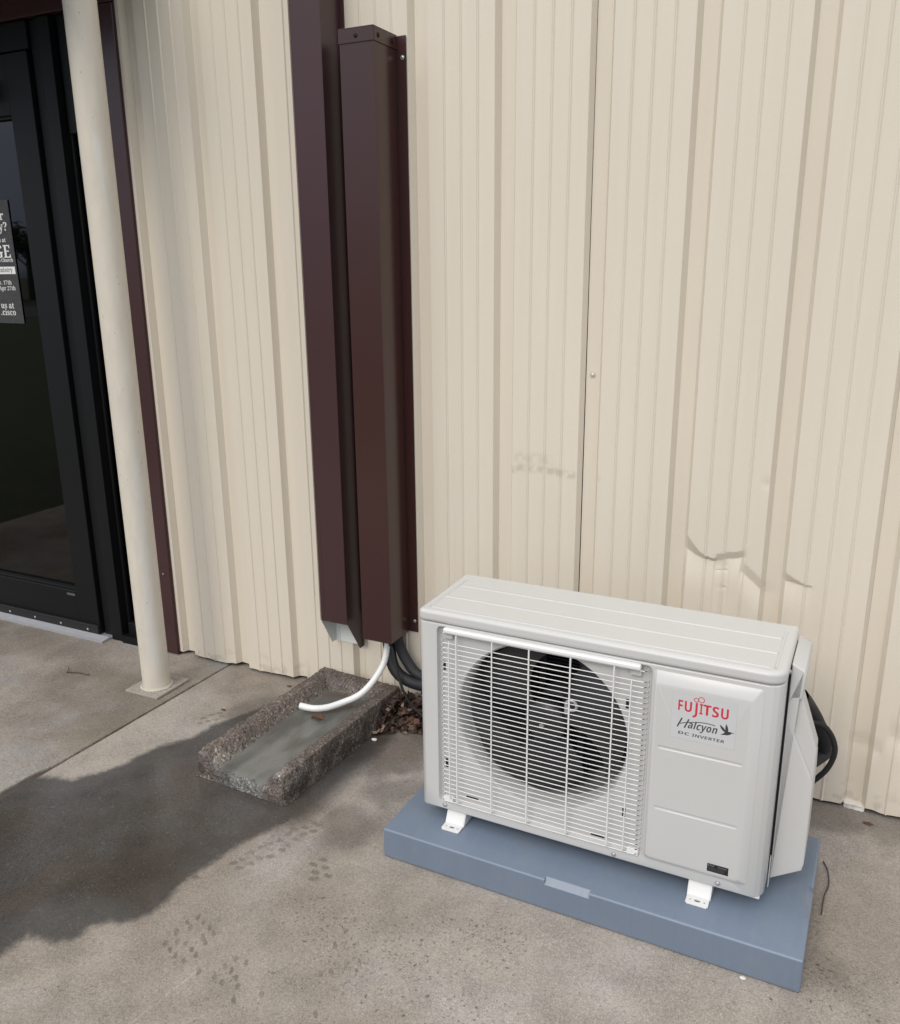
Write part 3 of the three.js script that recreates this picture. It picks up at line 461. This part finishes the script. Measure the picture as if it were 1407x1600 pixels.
// ---------------------------------------------------------------- dead leaves
function leafGeo(r, s) { // a curled lobed oak leaf
  const n = 14, P = [0, 0, 0], I = [], curl = (r() - 0.25) * 45, fold = (r() - 0.2) * 50, tw = (r() - 0.5) * 50;
  for (let k = 0; k < n; k++) { const a = k / n * Math.PI * 2, lob = 1 + 0.28 * Math.cos(a * 5 + 0.6) * (0.6 + 0.5 * r()); P.push(Math.cos(a) * s * lob, 0, Math.sin(a) * s * 0.52 * lob); }
  for (let k = 0; k < n; k++) I.push(0, 1 + (k + 1) % n, 1 + k);
  for (let k = 0; k < P.length; k += 3) P[k + 1] = curl * P[k] * P[k] + fold * P[k + 2] * P[k + 2] + tw * P[k] * P[k + 2];
  const g = new THREE.BufferGeometry(); g.setAttribute('position', new THREE.Float32BufferAttribute(P, 3)); g.setIndex(I); return g;
}
{
  const r = mulberry(77), gs = [];
  for (let k = 0; k < 720; k++) {
    const x = 0.915 + 0.3 * Math.pow(r(), 0.9), far = 0.205 - 0.55 * Math.max(0, x - 0.905) * 1.0, z = mix(0.02, Math.max(0.07, far), r()), hmax = 0.062 * sstep(0.0, 0.09, Math.max(0.07, far) - z + 0.012) * (1 - 0.7 * sstep(1.02, 1.2, x));
    const g = leafGeo(r, 0.007 + 0.014 * r() * r() + 0.005 * r());
    g.rotateX((r() - 0.5) * 2.2); g.rotateY(r() * 6.3); g.rotateZ((r() - 0.5) * 1.6); g.computeBoundingBox();
    g.translate(x, 0.003 - Math.min(0, g.boundingBox.min.y * 0.8) + hmax * (0.15 + 0.85 * r()), z);
    const v = r(), c = mix3(mix3([0.03, 0.017, 0.014], [0.12, 0.06, 0.038], v * v), [0.28, 0.2, 0.15], r() < 0.14 ? 0.8 : 0), n = g.attributes.position.count, ca = []; for (let i = 0; i < n; i++) ca.push(...c);
    g.setAttribute('color', new THREE.Float32BufferAttribute(ca, 3)); const h = g.toNonIndexed(); h.computeVertexNormals(); gs.push(h);
  }
  const m = new THREE.Mesh(mergeGeometries(gs), new THREE.MeshStandardMaterial({ vertexColors: true, roughness: 0.75, side: THREE.DoubleSide })); m.name = 'leaf_litter'; m.castShadow = m.receiveShadow = true; scene.add(m);
  tag(m, 'heap of brown dead leaves between the splash block and the unit', 'leaves'); struct(m, 'stuff');
  const dl = leafGeo(r, 0.024).toNonIndexed(); dl.computeVertexNormals(); const d1 = obj('dead_leaf', dl, new THREE.MeshStandardMaterial({ color: new THREE.Color().setRGB(0.09, 0.04, 0.025), roughness: 0.7, side: THREE.DoubleSide })); d1.position.set(0.755, 0.049, 0.25); tag(d1, 'single brown leaf in the trough below the hose end', 'leaf');
  for (const [x, z, sz, l] of [[0.405, 0.265, 0.009, 'tiny dark leaf scrap left of the splash block'], [2.26, 0.05, 0.012, 'brown leaf scrap at the wall base right of the unit'], [0.5, 0.045, 0.01, 'brown leaf scrap at the wall base behind the splash block'], [1.22, 0.24, 0.014, 'brown leaf on the concrete between the leaf heap and the pad']]) { const g = leafGeo(r, sz).toNonIndexed(); g.computeVertexNormals(); g.computeBoundingBox(); const o = obj('dead_leaf', g, d1.material); o.position.set(x, 0.002 - g.boundingBox.min.y, z); tag(o, l, 'leaf'); }
}
// ---------------------------------------------------------------- equipment pad
{
  const W = 0.9275, Hh = 0.0764, D = 0.4105, yaw = -0.0177;
  const cx = 1.2217 + Math.cos(yaw) * W / 2 - Math.sin(yaw) * D / 2, cz = 0.6665 - Math.sin(yaw) * W / 2 - Math.cos(yaw) * D / 2;
  const g = rbox(-W / 2, W / 2, 0.0005, Hh, -D / 2, D / 2, 0.0048, 4);
  const notch = new THREE.BoxGeometry(0.1, 0.02, 0.02); notch.rotateX(-0.75); notch.translate(-W / 2 + 0.455, Hh + 0.001, D / 2 + 0.0008);
  const notch2 = new THREE.BoxGeometry(0.02, 0.02, 0.1); notch2.rotateZ(0.75); notch2.translate(W / 2 + 0.0008, Hh + 0.001, 0.03);
  const pt = tex(512, 256, (i, j) => { const n = fbm(i * 0.02, j * 0.03, 4), q = TAB[(i * 191 + j * 877) & 65535] - 0.5, st = fbm(i * 0.25, j * 0.008, 3), d = fbm(i * 0.035 + 70, j * 0.05, 4); let c = [0.16, 0.2, 0.262].map((v) => v * (1 + 0.1 * (n - 0.5) + 0.06 * q + 0.07 * (st - 0.5))); return mix3(c, [0.25, 0.245, 0.24], 0.14 * sstep(0.55, 0.78, d)); });
  const gg = csg(g, notch, notch2), gp = gg.attributes.position, gu = gg.attributes.uv; for (let i = 0; i < gp.count; i++) gu.setXY(i, gp.getX(i) + 0.5, gp.getZ(i) + gp.getY(i));
  const o = obj('equipment_pad', gg, mat([1, 1, 1], { map: pt, roughness: 0.36, bumpMap: fineBump, bumpScale: 0.0003 }));
  o.position.set(cx, 0, cz); o.rotation.y = yaw; tag(o, 'flat blue grey plastic equipment pad under the outdoor unit', 'equipment pad');
}
// ---------------------------------------------------------------- outdoor air conditioning unit
{
  const W = 0.777, Hs = 0.4726, D = 0.252, yaw = -0.0127, FY = 0.035;
  const ax = 1.2836, az = 0.5802;
  const ac = thing('outdoor_unit', 'pale grey air conditioner outdoor unit with wire fan guard and red logo', 'air conditioner', [ax + Math.cos(yaw) * W / 2 - Math.sin(yaw) * D / 2, 0.0767, az - Math.sin(yaw) * W / 2 - Math.cos(yaw) * D / 2], yaw);
  const T = (g) => { g.translate(-W / 2, FY, D / 2); return g; };
  const foot = (o, rl, rr) => { const s = new THREE.Shape(), x0 = -o, x1 = W + o, z0 = -o, z1 = D + o; // plan: x, depth (0 = front)
    s.moveTo(x0 + rl, z0); s.lineTo(x1 - rr, z0); s.absarc(x1 - rr, z0 + rr, rr, -Math.PI / 2, 0, false); s.lineTo(x1, z1 - 0.01); s.absarc(x1 - 0.01, z1 - 0.01, 0.01, 0, Math.PI / 2, false); s.lineTo(x0 + 0.01, z1); s.absarc(x0 + 0.01, z1 - 0.01, 0.01, Math.PI / 2, Math.PI, false); s.lineTo(x0, z0 + rl); s.absarc(x0 + rl, z0 + rl, rl, Math.PI, Math.PI * 1.5, false); return s; };
  const plan = (s, y0, h, bev) => { const g = new THREE.ExtrudeGeometry(s, { depth: h - 2 * bev, bevelEnabled: bev > 0, bevelThickness: bev, bevelSize: bev, bevelOffset: -bev, bevelSegments: 5, curveSegments: 10 }); g.rotateX(-Math.PI / 2); g.translate(0, y0 + bev, 0); return g; };
  // body with the guard recess and the fan throat cut out
  const FX = 0.288, FV = 0.262, body = plan(foot(0, 0.012, 0.03), 0, Hs, 0.003);
  const rec = rbox(0.045, 0.531, 0.019, 0.4675, -0.013, 0.03, 0.012, 4);
  const prof = [[0, 0.02], [0.2, 0.02], [0.2, -0.0126], [0.1972, -0.0155], [0.1945, -0.021], [0.1928, -0.03], [0.192, -0.045], [0.192, -0.07], [0.2, -0.072], [0.2, -0.2], [0, -0.2]].map(([r, w]) => new THREE.Vector2(r, w));
  const throat = new THREE.LatheGeometry(prof.reverse(), 96); throat.rotateX(Math.PI / 2); throat.translate(FX, FV, 0);
  let cas = csg(body, rec, throat); cas = toCreasedNormals(mergeVertices(cas), 0.6);
  obj('casing', T(cas), M.casing, ac);
  // fan throat lining, coil, motor bracket, fan
  const lin = new THREE.CylinderGeometry(0.1985, 0.1985, 0.125, 72, 1, true); lin.rotateX(Math.PI / 2); lin.translate(FX, FV, -0.137); obj('throat_lining', T(lin), M.galvanised, ac);
  const fins = []; for (let k = 0; k < 44; k++) fins.push(box(FX - 0.19, FX + 0.19, FV - 0.19 + k * 0.0087, FV - 0.19 + k * 0.0087 + 0.002, -0.196, -0.186)); fins.push(box(FX - 0.19, FX + 0.19, FV - 0.19, FV + 0.19, -0.199, -0.196)); obj('coil', fins.map(T), M.coil, ac);
  const brk = [rbox(FX + 0.04, FX + 0.056, FV - 0.19, FV + 0.19, -0.165, -0.16, 0.002, 1), rbox(FX - 0.056, FX - 0.04, FV - 0.19, FV + 0.19, -0.165, -0.16, 0.002, 1)]; obj('motor_bracket', brk.map(T), mat([0.08, 0.08, 0.085], { roughness: 0.5, metalness: 0.6 }), ac);
  const mot = cyl(0.05, 0.06, 32); mot.rotateX(Math.PI / 2); mot.translate(FX, FV, -0.13); obj('motor', T(mot), M.coil, ac);
  const fan = obj('fan', (() => {
    const gs = []; const hub = new THREE.LatheGeometry([[0, 0.03], [0.03, 0.028], [0.046, 0.02], [0.05, 0.008], [0.05, -0.02], [0, -0.02]].reverse().map(([r, w]) => new THREE.Vector2(r, w)), 40); hub.rotateX(Math.PI / 2); gs.push(hub);
    for (let b = 0; b < 3; b++) for (const side of [0, 1]) {
      const nr = 10, na = 16, P = [], U = [], I = [];
      for (let i = 0; i <= nr; i++) for (let j = 0; j <= na; j++) { const t = i / nr, s = j / na, r = mix(0.046, 0.184 - 0.012 * Math.pow(Math.abs(s - 0.45) * 2, 3), t), span = mix(0.9, 1.62, Math.pow(t, 0.8)), a = b * 2.094 + 0.55 + (s - 0.5) * span - 0.35 * t * t, w = mix(0.016, -0.03, s) * mix(0.8, 1.15, t) + 0.012 * Math.sin(s * Math.PI) - (side ? 0.0022 : 0); P.push(Math.cos(a) * r, Math.sin(a) * r, w); U.push(t, s); }
      for (let i = 0; i < nr; i++) for (let j = 0; j < na; j++) { const a = i * (na + 1) + j; I.push(a, a + na + 1, a + 1, a + 1, a + na + 1, a + na + 2); }
      const g = new THREE.BufferGeometry(); g.setAttribute('position', new THREE.Float32BufferAttribute(P, 3)); g.setAttribute('uv', new THREE.Float32BufferAttribute(U, 2)); g.setIndex(I); g.computeVertexNormals(); gs.push(g);
    }
    return gs;
  })(), M.fan, ac); fan.position.set(FX - W / 2, FV + FY, D / 2 - 0.065);
  const nut = cyl(0.006, 0.01, 6); nut.rotateX(Math.PI / 2); nut.translate(0, 0, 0.034); obj('hub_nut', nut, M.zinc, fan);
  const clip = new THREE.TorusGeometry(0.012, 0.0035, 8, 20); clip.translate(0.062, 0.056, 0.022); obj('balance_clip', [clip, rbox(0.045, 0.058, 0.03, 0.058, 0.016, 0.02, 0.002, 1)], mat([0.5, 0.5, 0.52], { roughness: 0.35, metalness: 0.4 }), fan);
  // vent slots beside the throat
  for (const [x, y, w, h] of [[0.057, 0.366, 0.007, 0.022], [0.061, 0.117, 0.007, 0.024], [0.48, 0.367, 0.007, 0.022], [0.484, 0.11, 0.007, 0.024], [0.126, 0.0405, 0.031, 0.0055], [0.429, 0.0345, 0.031, 0.0055]]) obj('vent_slot', T(rbox(x - w / 2, x + w / 2, y - h / 2, y + h / 2, -0.0145, -0.0124, 0.002, 2)), M.black, ac);
  // lid
  const lid = [plan(foot(0.0028, 0.016, 0.034), Hs + 0.0012, 0.0275, 0.009)], top = Hs + 0.0287;
  const bead = (x0, x1, z, h = 0.0019, wz = 0.005) => { const g = new THREE.CapsuleGeometry(1, 2, 5, 10); g.rotateZ(Math.PI / 2); const p = g.attributes.position, L = x1 - x0; for (let i = 0; i < p.count; i++) { let x = p.getX(i); x = x > 1 ? L / 2 + (x - 2) * wz : x < -1 ? -L / 2 + (x + 2) * wz : x * L / 2; p.setXYZ(i, x, p.getY(i) * h, p.getZ(i) * wz); } g.computeVertexNormals(); g.translate((x0 + x1) / 2, top - 0.0002, -z); return g; };
  lid.push(bead(0.028, 0.752, 0.17), bead(0.022, 0.752, 0.0935), bead(0.024, 0.748, 0.0205, 0.0016, 0.003));
  const cb = bead(0, 0.19, 0, 0.0016, 0.003); cb.translate(0, -top + 0.0002, 0); cb.translate(-0.095, 0, 0); cb.rotateY(Math.PI / 2); cb.translate(0.757, top, -0.115); lid.push(cb);
  const cl = bead(0, 0.19, 0, 0.0016, 0.003); cl.translate(0, -top + 0.0002, 0); cl.translate(-0.095, 0, 0); cl.rotateY(Math.PI / 2); cl.translate(0.02, top, -0.115); lid.push(cl);
  obj('lid', lid.map(T), M.casing, ac);
  // raised front panel with pressed grooves
  const ring = (x0, x1, y0, y1, r, w) => { const o = []; for (const [cx, cy, a0] of [[x1 - r, y1 - r, 0], [x0 + r, y1 - r, 1], [x0 + r, y0 + r, 2], [x1 - r, y0 + r, 3]]) for (let k = 0; k <= 6; k++) { const a = (a0 + k / 6) * Math.PI / 2; o.push([cx + Math.cos(a) * r, cy + Math.sin(a) * r, w]); } return o; };
  const rings = [ring(0.533, 0.744, 0.025, 0.4625, 0.008, -0.002), ring(0.533, 0.744, 0.025, 0.4625, 0.008, 0.0006), ring(0.5345, 0.7425, 0.0265, 0.461, 0.008, 0.0018), ring(0.5395, 0.7285, 0.0335, 0.441, 0.007, 0.0098), ring(0.5415, 0.7245, 0.0365, 0.4365, 0.006, 0.0116), ring(0.545, 0.72, 0.041, 0.431, 0.005, 0.012)];
  { const P = [], I = [], n = 28; rings.forEach((q) => q.forEach((v) => P.push(...v))); for (let k = 0; k < rings.length - 1; k++) for (let i = 0; i < n; i++) { const a = k * n + i, b = k * n + (i + 1) % n; I.push(a, b, b + n, a, b + n, a + n); }
    P.push(0.63, 0.24, 0.012); const c = P.length / 3 - 1, o = (rings.length - 1) * n; for (let i = 0; i < n; i++) I.push(o + i, o + (i + 1) % n, c);
    P.push(0.63, 0.24, -0.002); for (let i = 0; i < n; i++) I.push((i + 1) % n, i, c + 1);
    let g = new THREE.BufferGeometry(); g.setAttribute('position', new THREE.Float32BufferAttribute(P, 3)); g.setAttribute('uv', new THREE.Float32BufferAttribute(new Array(P.length / 3 * 2).fill(0), 2)); g.setIndex(I); g.computeVertexNormals();
    const groove = (y) => { const c2 = new THREE.CapsuleGeometry(0.0045, 0.157, 4, 12); c2.rotateZ(Math.PI / 2); c2.translate(0.6345, y, 0.0138); return c2; };
    g = csg(g, groove(0.3), groove(0.1595)); g = toCreasedNormals(mergeVertices(g), 0.75); obj('front_panel', T(g), M.casing, ac); }
  // logo sticker and rating label
  const logo = canvasTex(1024, 820, (c, w, h) => {
    c.fillStyle = '#c2c3c4'; c.fillRect(0, 0, w, h);
    const S = (t, x, y, px, wd, col, sk = 0, f = 'sans-serif', b = '') => { c.save(); c.fillStyle = col; c.font = `${b} ${px}px ${f}`; const m = c.measureText(t).width; c.transform(wd / m, 0, sk, 1, x, y); c.fillText(t, 0, 0); c.restore(); };
    const red = '#c23443';
    for (const [ch, x, wd] of [['F', 82, 100], ['U', 184, 152], ['I', 436, 62], ['T', 494, 136], ['S', 632, 126], ['U', 762, 156]]) S(ch, x, 312, 262, wd, red, 0, 'sans-serif', 'bold');
    c.strokeStyle = red; c.lineWidth = 36; c.lineCap = 'butt'; c.beginPath(); c.moveTo(392, 122); c.lineTo(392, 320); c.quadraticCurveTo(390, 372, 338, 380); c.stroke();
    c.lineWidth = 13; c.beginPath(); c.arc(382, 74, 34, 0, 7); c.stroke(); c.beginPath(); c.arc(462, 58, 46, 0, 7); c.stroke();
    const dk = '#46484e'; S('alcyon', 262, 606, 190, 480, dk, -0.22, 'sans-serif', 'bold');
    c.strokeStyle = dk; c.lineCap = 'round'; c.lineWidth = 24; c.beginPath(); c.moveTo(170, 452); c.lineTo(108, 606); c.stroke(); c.beginPath(); c.moveTo(282, 452); c.lineTo(222, 606); c.stroke(); c.lineWidth = 15; c.beginPath(); c.moveTo(120, 560); c.quadraticCurveTo(260, 500, 420, 470); c.quadraticCurveTo(560, 440, 700, 462); c.stroke();
    c.fillStyle = '#383b42'; c.beginPath(); c.moveTo(792, 600); c.quadraticCurveTo(850, 560, 862, 540); c.quadraticCurveTo(790, 500, 778, 420); c.quadraticCurveTo(840, 460, 868, 500); c.quadraticCurveTo(858, 440, 876, 388); c.quadraticCurveTo(916, 450, 914, 520); c.quadraticCurveTo(950, 510, 966, 524); c.lineTo(1016, 520); c.lineTo(966, 542); c.quadraticCurveTo(930, 590, 862, 588); c.closePath(); c.fill();
    S('DC', 112, 742, 74, 200, dk, -0.1, 'sans-serif', 'bold'); S('INVERTER', 346, 742, 74, 520, dk, -0.1, 'sans-serif', 'bold');
  });
  const flat = (x0, x1, y0, y1, w) => { const g = new THREE.PlaneGeometry(x1 - x0, y1 - y0); g.translate((x0 + x1) / 2, (y0 + y1) / 2, w); return T(g); };
  obj('logo_sticker', flat(0.5755, 0.6985, 0.33, 0.4285, 0.0124), mat([1, 1, 1], { map: logo, roughness: 0.34 }), ac);
  const lab = canvasTex(512, 288, (c, w, h) => { c.fillStyle = '#bfbfbd'; c.fillRect(0, 0, w, h); c.fillStyle = '#1d1d20'; c.fillRect(22, 16, w - 44, h - 32); c.fillStyle = '#9b9ba0'; for (let k = 0; k < 4; k++) { c.fillRect(46 + k * 38, 48, 8, 44); c.fillRect(46 + k * 38, 48 + (k % 3) * 18, 26, 8); } c.fillStyle = '#8d8d93'; c.fillRect(250, 74, 200, 12); for (let k = 0; k < 4; k++) { c.globalAlpha = 0.5; c.fillRect(48, 128 + k * 32, 150 + (k * 53) % 70, 9); c.fillRect(250, 128 + k * 32, 180 - (k * 37) % 60, 9); } c.globalAlpha = 1; });
  obj('rating_label', flat(0.665, 0.711, 0.0425, 0.0635, 0.0123), mat([1, 1, 1], { map: lab, roughness: 0.4 }), ac);
  for (const [x, y] of [[0.061, 0.011], [0.47, 0.009], [0.689, 0.011]]) screwHead(ac, x - W / 2, y + FY, D / 2 + 0.0005, 0.0042);
  // wire fan guard: each wire its own piece
  const guard = new THREE.Group(); guard.name = 'fan_guard'; ac.add(guard);
  const NW = 37, y0 = 0.0265, step = (0.4545 - y0) / (NW - 1);
  const wireG = tube([[0.0545, 0, -0.0128], [0.0545, 0, -0.004], [0.0552, 0, -0.0005], [0.058, 0, 0.002], [0.07, 0, 0.0035], [0.288, 0, 0.0048], [0.506, 0, 0.0035], [0.518, 0, 0.002], [0.5208, 0, -0.0005], [0.5215, 0, -0.004], [0.5215, 0, -0.0128]], 0.0011, 60, 6, 0.3);
  T(wireG);
  for (let k = 0; k < NW; k++) { if (k === NW - 2) continue; const m = obj('wire', wireG, M.grilleWhite, guard); m.position.y = y0 + k * step; }
  for (const [x, a, b, r] of [[0.077, 0.03, 0.436, 0.0013], [0.096, 0.021, 0.462, 0.0017], [0.1825, 0.021, 0.466, 0.0017], [0.2685, 0.021, 0.466, 0.002], [0.361, 0.021, 0.466, 0.002], [0.454, 0.021, 0.462, 0.0017], [0.49, 0.022, 0.43, 0.0013]]) {
    const q = tube([[x, a, -0.006], [x, a + 0.002, 0.003], [x, a + 0.012, 0.0072], [x, (a + b) / 2, 0.0078], [x, b - 0.012, 0.0072], [x, b, 0.004]], r, 24, 8, 0.2); obj('upright_wire', T(q), M.grilleWhite, guard);
  }
  const bar = rbox(0.064, 0.508, 0.4555, 0.4675, -0.006, 0.0095, 0.0045, 4); obj('guard_bar', T(bar), M.grilleWhite, guard);
  for (const x of [0.07, 0.496]) obj('guard_clip', T(rbox(x - 0.012, x + 0.012, 0.437, 0.455, -0.0125, -0.004, 0.003, 2)), mat([0.5, 0.5, 0.48], { roughness: 0.5 }), guard);
  for (const x of [0.07, 0.51]) obj('guard_clip', T(rbox(x - 0.014, x + 0.012, 0.0195, 0.034, -0.0125, 0.001, 0.003, 2)), M.grilleWhite, guard);
  // feet
  for (const x of [0.064, 0.631]) {
    const ft = new THREE.Group(); ft.name = 'foot'; ac.add(ft);
    const s = new THREE.Shape([[x, 0.0], [x + 0.046, 0.0], [x + 0.046, 0.027], [x + 0.0425, 0.031], [x + 0.0035, 0.031], [x, 0.027]].map(([a, b]) => new THREE.Vector2(a, b)));
    const hole = (cx, cy, rx, ry) => { const p = new THREE.Path(); p.absellipse(cx, cy, rx, ry, 0, Math.PI * 2, true); s.holes.push(p); };
    hole(x + 0.023, 0.017, 0.0068, 0.0042); hole(x + 0.0085, 0.017, 0.0022, 0.0022); hole(x + 0.0375, 0.017, 0.0022, 0.0022);
    const g = new THREE.ExtrudeGeometry(s, { depth: 0.0022, bevelEnabled: true, bevelThickness: 0.0006, bevelSize: 0.0006, bevelOffset: -0.0006, bevelSegments: 2 }); g.rotateX(Math.PI / 2); g.translate(0, 0.0032 - FY, 0); obj('foot_lip', T(g), M.footWhite, ft);
    const web = new THREE.ExtrudeGeometry(new THREE.Shape([[0.003, 0.0], [0.0055, 0.0], [-0.0125, 0.034], [-0.2, 0.034], [-0.2, 0.0315], [-0.014, 0.0315]].map(([a, b]) => new THREE.Vector2(a, b))), { depth: 0.044, bevelEnabled: false }); web.rotateY(-Math.PI / 2); web.translate(x + 0.045, 0.001 - FY, 0);
    const wall = (xx) => { const q = new THREE.ExtrudeGeometry(new THREE.Shape([[0.004, 0.0], [-0.013, 0.033], [-0.2, 0.033], [-0.2, 0.0]].map(([a, b]) => new THREE.Vector2(a, b))), { depth: 0.002, bevelEnabled: false }); q.rotateY(-Math.PI / 2); q.translate(xx, 0.001 - FY, 0); return q; };
    obj('foot_channel', [web, wall(x + 0.047), wall(x + 0.001)].map(T), M.footWhite, ft);
  }
  // base pan edge under the body
  obj('base_pan', T(rbox(0.006, W - 0.006, -0.004, 0.0, -D + 0.01, -0.006, 0.001, 1)), M.casing, ac);
  // side valve cover, a moulded plastic box standing off the right side
  const cov = new THREE.Group(); cov.name = 'valve_cover'; ac.add(cov);
  const sh = (pts) => new THREE.Shape(pts.map(([a, b]) => new THREE.Vector2(a, b)));
  const ex = (s, w0, w1, b) => { const g = new THREE.ExtrudeGeometry(s, { depth: w0 - w1 - 2 * b, bevelEnabled: true, bevelThickness: b, bevelSize: b, bevelOffset: -b, bevelSegments: 4 }); g.translate(0, 0, w1 + b); return g; };
  const main = ex(sh([[0.7815, -0.004], [0.8405, 0.034], [0.8435, 0.05], [0.843, 0.2], [0.8415, 0.24], [0.835, 0.257], [0.7885, 0.362], [0.786, 0.375], [0.786, 0.404], [0.79, 0.414], [0.8045, 0.417], [0.8065, 0.424], [0.8095, 0.47], [0.806, 0.477], [0.786, 0.488], [0.7815, 0.488]]), -0.082, -0.235, 0.0035);
  obj('cover_shell', toCreasedNormals(T(main), 0.5), M.plasticCover, cov);
  const scoop = ex(sh([[0.783, 0.25], [0.8415, 0.235], [0.842, 0.302], [0.8415, 0.311], [0.806, 0.414], [0.783, 0.414]]), -0.093, -0.14, 0.002); obj('cover_recess', toCreasedNormals(T(scoop), 0.5), M.plasticCover, cov);
  obj('cover_flange', T(rbox(0.7785, 0.7812, -0.024, 0.05, -0.095, -0.078, 0.001, 1)), M.plasticCover, cov);
  obj('seal_strip', T(box(0.7772, 0.7838, 0.0, 0.48, -0.225, -0.088)), M.rubber, cov);
  screwHead(ac, 0, 0, 0, 0.0032).position.set(W / 2 + 0.0028, 0.488 + FY - 0.006, D / 2 - 0.06);
}
// ---------------------------------------------------------------- small things on the ground
const twigM = mat([0.07, 0.05, 0.04], { roughness: 0.8 });
tag(obj('twig', tube([[2.168, 0.003, 0.252], [2.179, 0.006, 0.29], [2.183, 0.004, 0.335], [2.176, 0.005, 0.38], [2.174, 0.003, 0.438]], 0.0016, 30, 6), twigM), 'long thin dark twig on the concrete right of the blue pad', 'twig');
tag(obj('twig', [tube([[-0.268, 0.003, 0.285], [-0.23, 0.004, 0.272], [-0.18, 0.003, 0.267]], 0.0016, 16, 6), tube([[-0.268, 0.002, 0.285], [-0.272, 0.008, 0.272], [-0.285, 0.01, 0.262]], 0.0013, 10, 6)], twigM), 'small forked twig on the entry slab left of the post', 'twig');
const chip = (x, z, s, label) => { const g = new THREE.IcosahedronGeometry(s, 1), p = g.attributes.position; for (let i = 0; i < p.count; i++) { const k = 0.75 + 0.5 * vn(p.getX(i) * 300 + 9, p.getZ(i) * 300 + p.getY(i) * 400); p.setXYZ(i, p.getX(i) * k * 1.5, p.getY(i) * k * 0.6 + s * 0.35, p.getZ(i) * k); } g.computeVertexNormals(); const o = obj('paint_chip', g, M.foamWhite); o.position.set(x, 0.001, z); tag(o, label, 'chip'); };
chip(2.045, 0.69, 0.0042, 'white chip against the front edge of the blue pad'); chip(0.935, 0.222, 0.006, 'pale pebble at the foot of the splash block near the leaves');

// ---------------------------------------------------------------- trees across the lawn, mirrored in the door
{
  const bark = mat([0.07, 0.055, 0.045], { roughness: 0.9 }), leaf = new THREE.MeshStandardMaterial({ roughness: 0.8, side: THREE.DoubleSide }); leaf.color.setRGB(0.035, 0.05, 0.022);
  const make = (seed) => {
    const r = mulberry(seed), t = new THREE.Group(); t.name = 'x'; const gs = [], limbs = [];
    const trunk = new THREE.CylinderGeometry(0.12, 0.22, 2.2, 10); trunk.translate(0, 1.1, 0); limbs.push(trunk);
    for (let k = 0; k < 9; k++) { const a = r() * 6.28, q = 1.4 + r() * 0.9; limbs.push(tube([[0, 1.5 + r() * 0.6, 0], [Math.cos(a) * q * 0.5, 2.6 + r() * 0.4, Math.sin(a) * q * 0.5], [Math.cos(a) * q, 3.3 + r() * 0.8, Math.sin(a) * q]], 0.05, 8, 5)); }
    const cl = []; for (let k = 0; k < 34; k++) { const a = r() * 6.28, q = 2.3 * Math.sqrt(r()); cl.push([Math.cos(a) * q, 2.2 + 2.3 * r() * (1 - q / 4), Math.sin(a) * q, 0.35 + 0.5 * r()]); }
    for (let k = 0; k < 2600; k++) { const c = cl[Math.floor(r() * cl.length)], g = new THREE.PlaneGeometry(0.16, 0.1); g.rotateX(r() * 6.3); g.rotateY(r() * 6.3); const a = r() * 6.28, e = Math.acos(2 * r() - 1), d = c[3] * Math.cbrt(r()); g.translate(c[0] + d * Math.sin(e) * Math.cos(a), c[1] + d * Math.cos(e) * 0.7, c[2] + d * Math.sin(e) * Math.sin(a)); gs.push(g); }
    obj('trunk', limbs, bark, t); obj('crown', gs, leaf, t); return t;
  };
  const protos = [make(301), make(302)];
  const where = [[-41, 27, 1.1, 'broad dark tree across the lawn, farthest left of the row'], [-36, 29, 0.95, 'shorter dark tree across the lawn, second from the left of the row'], [-31.5, 31, 1.2, 'tallest dark tree across the lawn, third of the row'], [-27, 30, 1.0, 'dark rounded tree across the lawn, third from the right of the row'], [-22.5, 33, 1.15, 'dark spreading tree across the lawn, second from the right of the row'], [-17.5, 32, 1.0, 'dark tree across the lawn, farthest right of the row']];
  where.forEach(([x, z, s, l], i) => { const t = protos[i % 2].clone(); t.name = numbered('broadleaf_tree'); t.position.set(x, -0.03, z); t.scale.setScalar(s); t.rotation.y = i * 1.7; scene.add(t); tag(t, l, 'tree', 'trees beyond the road'); });
}

renderer.render(scene, camera);
